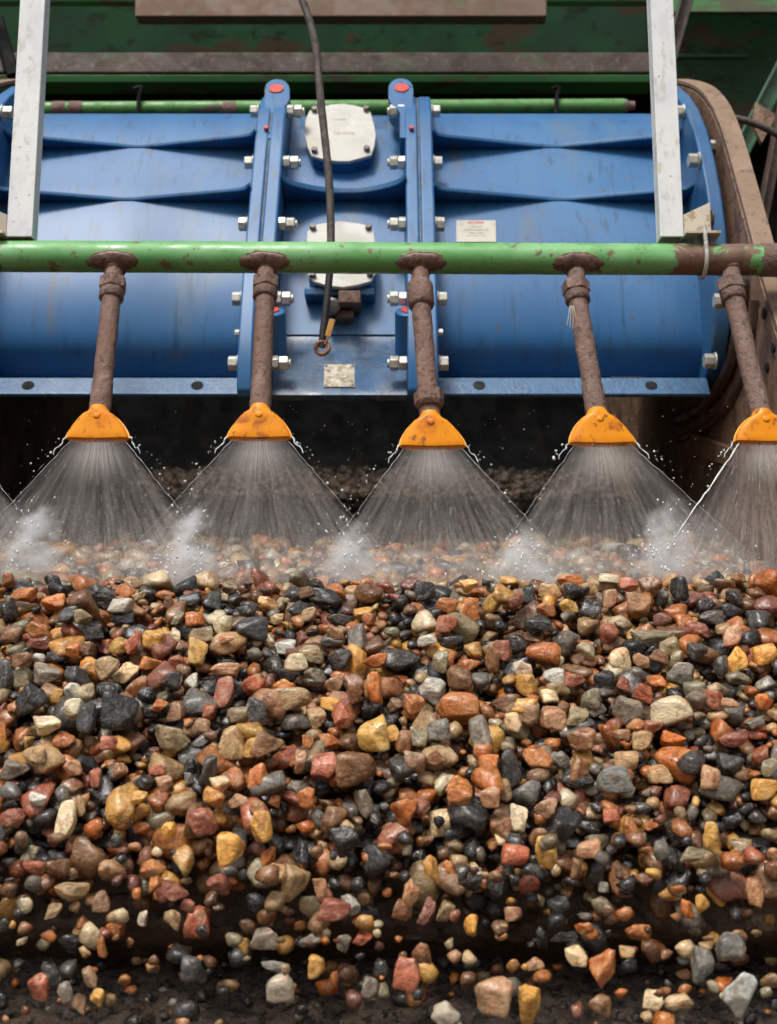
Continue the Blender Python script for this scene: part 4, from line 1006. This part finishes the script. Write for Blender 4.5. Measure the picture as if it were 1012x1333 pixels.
# joined into masses: glossy in front, matte and shade-tinted behind the sprays
def join_mass(items, name, mat, label):
    vs, fs, cs = [], [], []; base = 0
    for cen, A, vi, col, sub in items:
        A_ = np.array(A); v = VAR[sub][vi] @ A_.T + np.array(cen); f = ICO[sub][1]
        vs.append(v); fs.append(f + base); base += len(v)
        cs.append(np.tile([*col, rg.random()], (len(v), 1)))
    V, Fc, Cc = np.vstack(vs), np.vstack(fs), np.vstack(cs)
    me = bpy.data.meshes.new(name)
    me.vertices.add(len(V)); me.vertices.foreach_set('co', V.ravel())
    me.loops.add(len(Fc) * 3); me.loops.foreach_set('vertex_index', Fc.ravel().astype(np.int32))
    me.polygons.add(len(Fc)); me.polygons.foreach_set('loop_start', np.arange(0, len(Fc) * 3, 3, dtype=np.int32)); me.polygons.foreach_set('loop_total', np.full(len(Fc), 3, dtype=np.int32))
    me.update(calc_edges=True)
    ca = me.color_attributes.new('stone_colour', 'FLOAT_COLOR', 'POINT'); ca.data.foreach_set('color', Cc.ravel())
    me.polygons.foreach_set('use_smooth', [True] * len(Fc)); me.materials.append(mat)
    go = bpy.data.objects.new(name, me); C.objects.link(go)
    print(name, len(items), 'stones', len(Fc), 'tris')
    return tag(go, label, kind='stuff')
join_mass([q for q in mass if q[0].y < 2.62], 'gravel', STONE_MASS, 'wet mixed orange, grey and black gravel pouring over the end of the screen')
join_mass([q for q in mass if q[0].y >= 2.62], 'shade_tinted_gravel', STONE_MATTE, 'gravel with painted-in shade on the deck behind the sprays under the blue machine')

# ================================================================ water
rw = random.Random(77)
def sheet_material(name, seed):
    w = N(name)
    uv = w.n('UVMap'); uv.uv_map = 'fan'
    sx = w.n('SeparateXYZ'); w.l(uv.outputs[0], sx.inputs[0]); u, t = sx.outputs[0], sx.outputs[1]
    def streak(su, sv, det, k):
        c = w.n('CombineXYZ'); w.l(w.math('MULTIPLY', u, su), c.inputs[0]); w.l(w.math('MULTIPLY', t, sv), c.inputs[1]); c.inputs[2].default_value = seed + k
        return w.noise(c.outputs[0], 1.0, det, 0.6)
    s1 = streak(34, 0.9, 3, 0); s2 = streak(90, 5.0, 3, 5); s3 = streak(14, 1.6, 3, 9); s4 = streak(46, 9.0, 4, 13)
    core = w.ramp(w.math('ABSOLUTE', u), 0.9, 0.0)
    jet = w.math('MULTIPLY', w.ramp(t, 0.34, 0.0), w.math('ADD', w.math('MULTIPLY', core, 0.50), 0.08))
    jet = w.math('MULTIPLY', jet, w.ramp(s1, 0.30, 0.75, 0.45, 1.3))
    haze = w.math('MULTIPLY', w.ramp(t, 0.02, 0.65, 0.06, 0.125), w.ramp(s3, 0.15, 0.85, 0.35, 1.5))
    fine = w.math('MULTIPLY', w.ramp(s1, 0.56, 0.85), 0.08)
    dash = w.math('MULTIPLY', w.math('MULTIPLY', w.ramp(s2, 0.56, 0.72), w.ramp(t, 0.22, 0.55)), 0.15)
    dash2 = w.math('MULTIPLY', w.math('MULTIPLY', w.ramp(s4, 0.58, 0.72), w.ramp(t, 0.40, 0.75)), 0.18)
    a = w.math('ADD', w.math('ADD', jet, haze), w.math('ADD', fine, w.math('ADD', dash, dash2)))
    a = w.math('MULTIPLY', a, w.ramp(t, 1.0, 0.84))
    a = w.math('MULTIPLY', a, w.ramp(w.math('ABSOLUTE', u), 1.0, 0.88))
    tr = w.n('BsdfTransparent'); df = w.n('BsdfDiffuse'); df.inputs[0].default_value = (0.70, 0.66, 0.63, 1)
    tl = w.n('BsdfTranslucent'); tl.inputs[0].default_value = (0.70, 0.66, 0.63, 1)
    m1 = w.n('MixShader'); m1.inputs[0].default_value = 0.35; w.l(df.outputs[0], m1.inputs[1]); w.l(tl.outputs[0], m1.inputs[2])
    m2 = w.n('MixShader'); w.l(w.math('MINIMUM', w.math('MULTIPLY', a, 0.74), 0.85), m2.inputs[0]); w.l(tr.outputs[0], m2.inputs[1]); w.l(m1.outputs[0], m2.inputs[2])
    w.l(m2.outputs[0], w.out.inputs['Surface'])
    return w.m
def drop_material():
    w = N('water_drops')
    b = w.bsdf((0.86, 0.88, 0.90), 0.08); b.inputs['Transmission Weight'].default_value = 0.25; b.inputs['IOR'].default_value = 1.33
    return w.done(b)
def streak_material():
    w = N('water_streaks')
    tr = w.n('BsdfTransparent'); df = w.n('BsdfDiffuse'); df.inputs[0].default_value = (0.75, 0.73, 0.72, 1)
    m = w.n('MixShader'); m.inputs[0].default_value = 0.26; w.l(tr.outputs[0], m.inputs[1]); w.l(df.outputs[0], m.inputs[2]); w.l(m.outputs[0], w.out.inputs['Surface'])
    return w.m
DROPS, STREAKS = drop_material(), streak_material()
which = ('leftmost full', 'second', 'middle', 'fourth', 'rightmost', 'cut-off')
HALVES = [math.tan(math.radians(k)) for k in (34, 35, 33.5, 35.5, 36, 34)]
def add_ico(m, c, r, stretch=None, sub=1):
    v, f = ICO[sub]
    pts = [Vector(p) * r for p in v]
    if stretch is not None:
        d, k = stretch; pts = [p + d * (p.dot(d)) * (k - 1) for p in pts]
    m.add([c + p for p in pts], [tuple(q) for q in f])
for i, (c0, dn, hw, fwd) in enumerate(NOZ):
    lbl = f'fan of spray water fanning down from the {which[i]} orange nozzle' if i < 5 else 'spray water entering at the left edge from a nozzle outside the picture'
    root = thing('water_fan', c0, lbl, 'water spray', 'fans of spray water')
    HALF = HALVES[i]; L = 0.30; w0 = hw * 0.86
    src = c0 + dn * 0.003
    def fp(u, t, off=0.0): return src + Vector((u * (w0 + HALF * L * t), 0, 0)) + dn * (L * t * (1 - 0.10 * u * u)) + fwd * off
    for layer, off in enumerate((0.004, -0.006)):
        nu, nt_ = 48, 24; vs = []; fs = []
        for b in range(nt_ + 1):
            for a in range(nu + 1):
                u, t = -1 + 2 * a / nu, b / nt_
                vs.append(fp(u, t, off * (1 + 3 * t) + 0.004 * math.sin(u * 5 + i + layer) * t))
        for b in range(nt_):
            for a in range(nu):
                k = b * (nu + 1) + a; fs.append((k, k + 1, k + nu + 2, k + nu + 1))
        o = MB().add(vs, fs).build('water_sheet', sheet_material(f'water_sheet_{i}_{layer}', i * 20 + layer * 7), root, smooth=80)
        uvl = o.data.uv_layers.new(name='fan')
        for lp_ in o.data.loops:
            k = lp_.vertex_index; a, b = k % (nu + 1), k // (nu + 1)
            uvl.data[lp_.index].uv = (-1 + 2 * a / nu, b / nt_)
    # ropes of water along both edges, with beads
    for s in (-1, 1):
        n = 26; big = (i == 4 and s == -1)
        pts = [fp(s * 1.0, k / n * (0.80 if not big else 1.0)) + Vector((rw.gauss(0, .0007), rw.gauss(0, .0012), rw.gauss(0, .0007))) for k in range(n + 1)]
        rad = [max(0.00016, (0.00030 if not big else 0.0015) * (1.25 - 0.9 * k / n) * rw.uniform(.7, 1.3)) for k in range(n + 1)]
        MB().tube(pts, rad, 6).build('water_rope', DROPS, root, smooth=80)
        m = MB()
        out_d = (dn + Vector((s * HALF * 1.45, 0, 0))).normalized()
        tip = c0 + Vector((s * hw * 0.98, 0, 0)) - dn * 0.002
        for k in range(rw.randint(9, 16)):               # drips thrown off the nozzle corner
            d = abs(rw.gauss(0, 0.055)); q = tip + out_d * d + Vector((s * rw.uniform(0, .012) * (1 + d * 8), rw.uniform(-.01, .01), -d * d * 2.2 + rw.uniform(-.006, .006)))
            add_ico(m, q, rw.choice((.0007, .0009, .0012, .0016, .0024)) * rw.uniform(.7, 1.1), (out_d, rw.uniform(1, 1.5)))
        for k in range(rw.randint(4, 8)):
            q = fp(s * rw.uniform(.92, 1.12), rw.uniform(.2, .95), rw.uniform(-.02, .03))
            add_ico(m, q, rw.choice((.0008, .0011, .0015, .0023, .0028)) * rw.uniform(.7, 1.1))
        n2 = 10; pp = [tip + out_d * (0.034 * k / n2) + Vector((s * .002 * math.sin(k), rw.gauss(0, .001), rw.gauss(0, .0012) - 0.008 * (k / n2) ** 2)) for k in range(n2 + 1)]
        m.tube(pp, [max(.0006, .0017 * rw.uniform(.5, 1.3) * (1 - .5 * k / n2)) for k in range(n2 + 1)], 6)
        ob = m.build('water_drops', DROPS, root, smooth=80); ob['kind'] = 'stuff'
    m = MB()
    for k in range(150):                                  # short threads of water in the fan
        u = rw.uniform(-.97, .97); t = rw.uniform(.06, .97) ** .8
        p0 = fp(u, t, rw.uniform(-.02, .02)); ln = rw.uniform(.006, .022); d = (fp(u, t + .02) - fp(u, t)).normalized(); r = rw.uniform(.0002, .0006)
        m.tube([p0, p0 + d * ln * .4, p0 + d * ln], [r * .2, r, r * .1], 4, caps=False)
    ob = m.build('water_threads', STREAKS, root, smooth=80); ob['kind'] = 'stuff'

# --- white splash where neighbouring fans meet, drifting mist over the deck
def mist_material(name, dens, nscale, seed, lo=0.42, hi=0.68, col=(0.95, 0.965, 0.975), warp=1.5, pear=False):
    w = N(name)
    tc = w.n('TexCoord').outputs['Object']
    nx = w.n('TexNoise'); w.l(tc, nx.inputs['Vector']); nx.inputs['Scale'].default_value = nscale * 0.9; nx.inputs['Detail'].default_value = 3
    wv = w.n('VectorMath'); wv.operation = 'MULTIPLY_ADD'; w.l(nx.outputs['Color'], wv.inputs[0]); wv.inputs[1].default_value = (warp, warp, warp); wv.inputs[2].default_value = (-warp / 2 + seed % 0.3 - 0.15, -warp / 2, -warp / 2)
    ad = w.n('VectorMath'); ad.operation = 'ADD'; w.l(tc, ad.inputs[0]); w.l(wv.outputs[0], ad.inputs[1])
    if pear:                                              # wide at the foot, narrow above
        sp_ = w.n('SeparateXYZ'); w.l(ad.outputs[0], sp_.inputs[0]); cb_ = w.n('CombineXYZ')
        w.l(w.math('MULTIPLY', sp_.outputs[0], w.ramp(sp_.outputs[2], -0.8, 0.1, 1.0, 2.3)), cb_.inputs[0]); w.l(sp_.outputs[1], cb_.inputs[1]); w.l(sp_.outputs[2], cb_.inputs[2])
        ad = cb_
    ln = w.n('VectorMath'); ln.operation = 'LENGTH'; w.l(ad.outputs[0], ln.inputs[0])
    l0 = w.n('VectorMath'); l0.operation = 'LENGTH'; w.l(tc, l0.inputs[0])
    fall_ = w.math('MULTIPLY', w.ramp(ln.outputs['Value'], 0.95, 0.10), w.ramp(l0.outputs['Value'], 1.0, 0.8))
    n = w.noise(tc, nscale, 4, 0.6, 0.5, None, (seed, seed * 1.7, 0))
    d = w.math('MULTIPLY', w.math('MULTIPLY', fall_, w.ramp(n, lo, hi)), dens)
    v = w.n('VolumePrincipled'); v.inputs['Color'].default_value = (*col, 1); v.inputs['Anisotropy'].default_value = 0.1
    w.l(d, v.inputs['Density']); w.l(v.outputs[0], w.out.inputs['Volume'])
    return w.m
def cloud(name, c, rx, ry, rz, mat, label, group=None, kind=None):
    v, f = ICO[3]; me = bpy.data.meshes.new(name); me.from_pydata(v.tolist(), [], f.tolist()); me.materials.append(mat)
    o = bpy.data.objects.new(name, me); C.objects.link(o); o.location = c; o.scale = (rx, ry, rz)
    return tag(o, label, None if kind else 'mist', group, kind)
PX = 1.31e-3
for k, (px, py, wx, hy, wd) in enumerate(((42, 700, 50, 62, 'below the leftmost nozzle beside the left edge'), (243, 708, 50, 66, 'between the leftmost and second fans'), (452, 722, 50, 60, 'between the second and middle fans'), (672, 724, 56, 58, 'between the middle and fourth fans'), (864, 700, 52, 72, 'between the fourth and rightmost fans'))):
    o = cloud('mist', at(px, py + 12, 2.085), wx * PX * 1.75, 0.045, hy * PX * 1.15, mist_material(f'splash_mist_{k}', 210, 2.2, k * 3.3 + 1, 0.35, 0.95, warp=1.1, pear=True), f'white splash of mist {wd}', 'splashes of mist', 'stuff')
cloud('mist', at(506, 735, 2.14), 0.98, 0.07, 0.040, mist_material('low_mist', 9, 3.0, 40, 0.30, 0.8, warp=0.3), 'thin band of drifting mist along the back of the gravel crest', None, 'stuff')

m = MB()
for k in range(260):
    q = at(rw.uniform(-60, 1070), rw.uniform(525, 660), rw.uniform(1.95, 2.5))
    add_ico(m, q, rw.choice((.00035, .0005, .0005, .0007, .0010)) * rw.uniform(.7, 1.1))
for px, py in ((42, 715), (243, 720), (452, 732), (672, 734), (864, 715)):     # spatter round each splash
    for k in range(150):
        ox, oy = rw.gauss(0, 32), abs(rw.gauss(0, 40)); q = at(px + ox * (1 - min(.6, oy / 120)), py + 28 - oy, rw.uniform(1.99, 2.10))
        add_ico(m, q, rw.choice((.0005, .0007, .0009, .0014, .0020)) * rw.uniform(.7, 1.1), (Vector((ox / 60, 0, 1)).normalized(), rw.uniform(1, 2.6)))
for k in range(420):                                      # spatter along the crest
    q = at(rw.uniform(-40, 1050), 752 - abs(rw.gauss(0, 14)), rw.uniform(1.97, 2.06)); add_ico(m, q, rw.choice((.0004, .0005, .0008, .0011)) * rw.uniform(.7, 1.1))
ob = m.build('spray_droplets', DROPS, None, smooth=80)
tag(ob, 'tiny airborne water droplets in the dark space under the blue machine', kind='stuff')
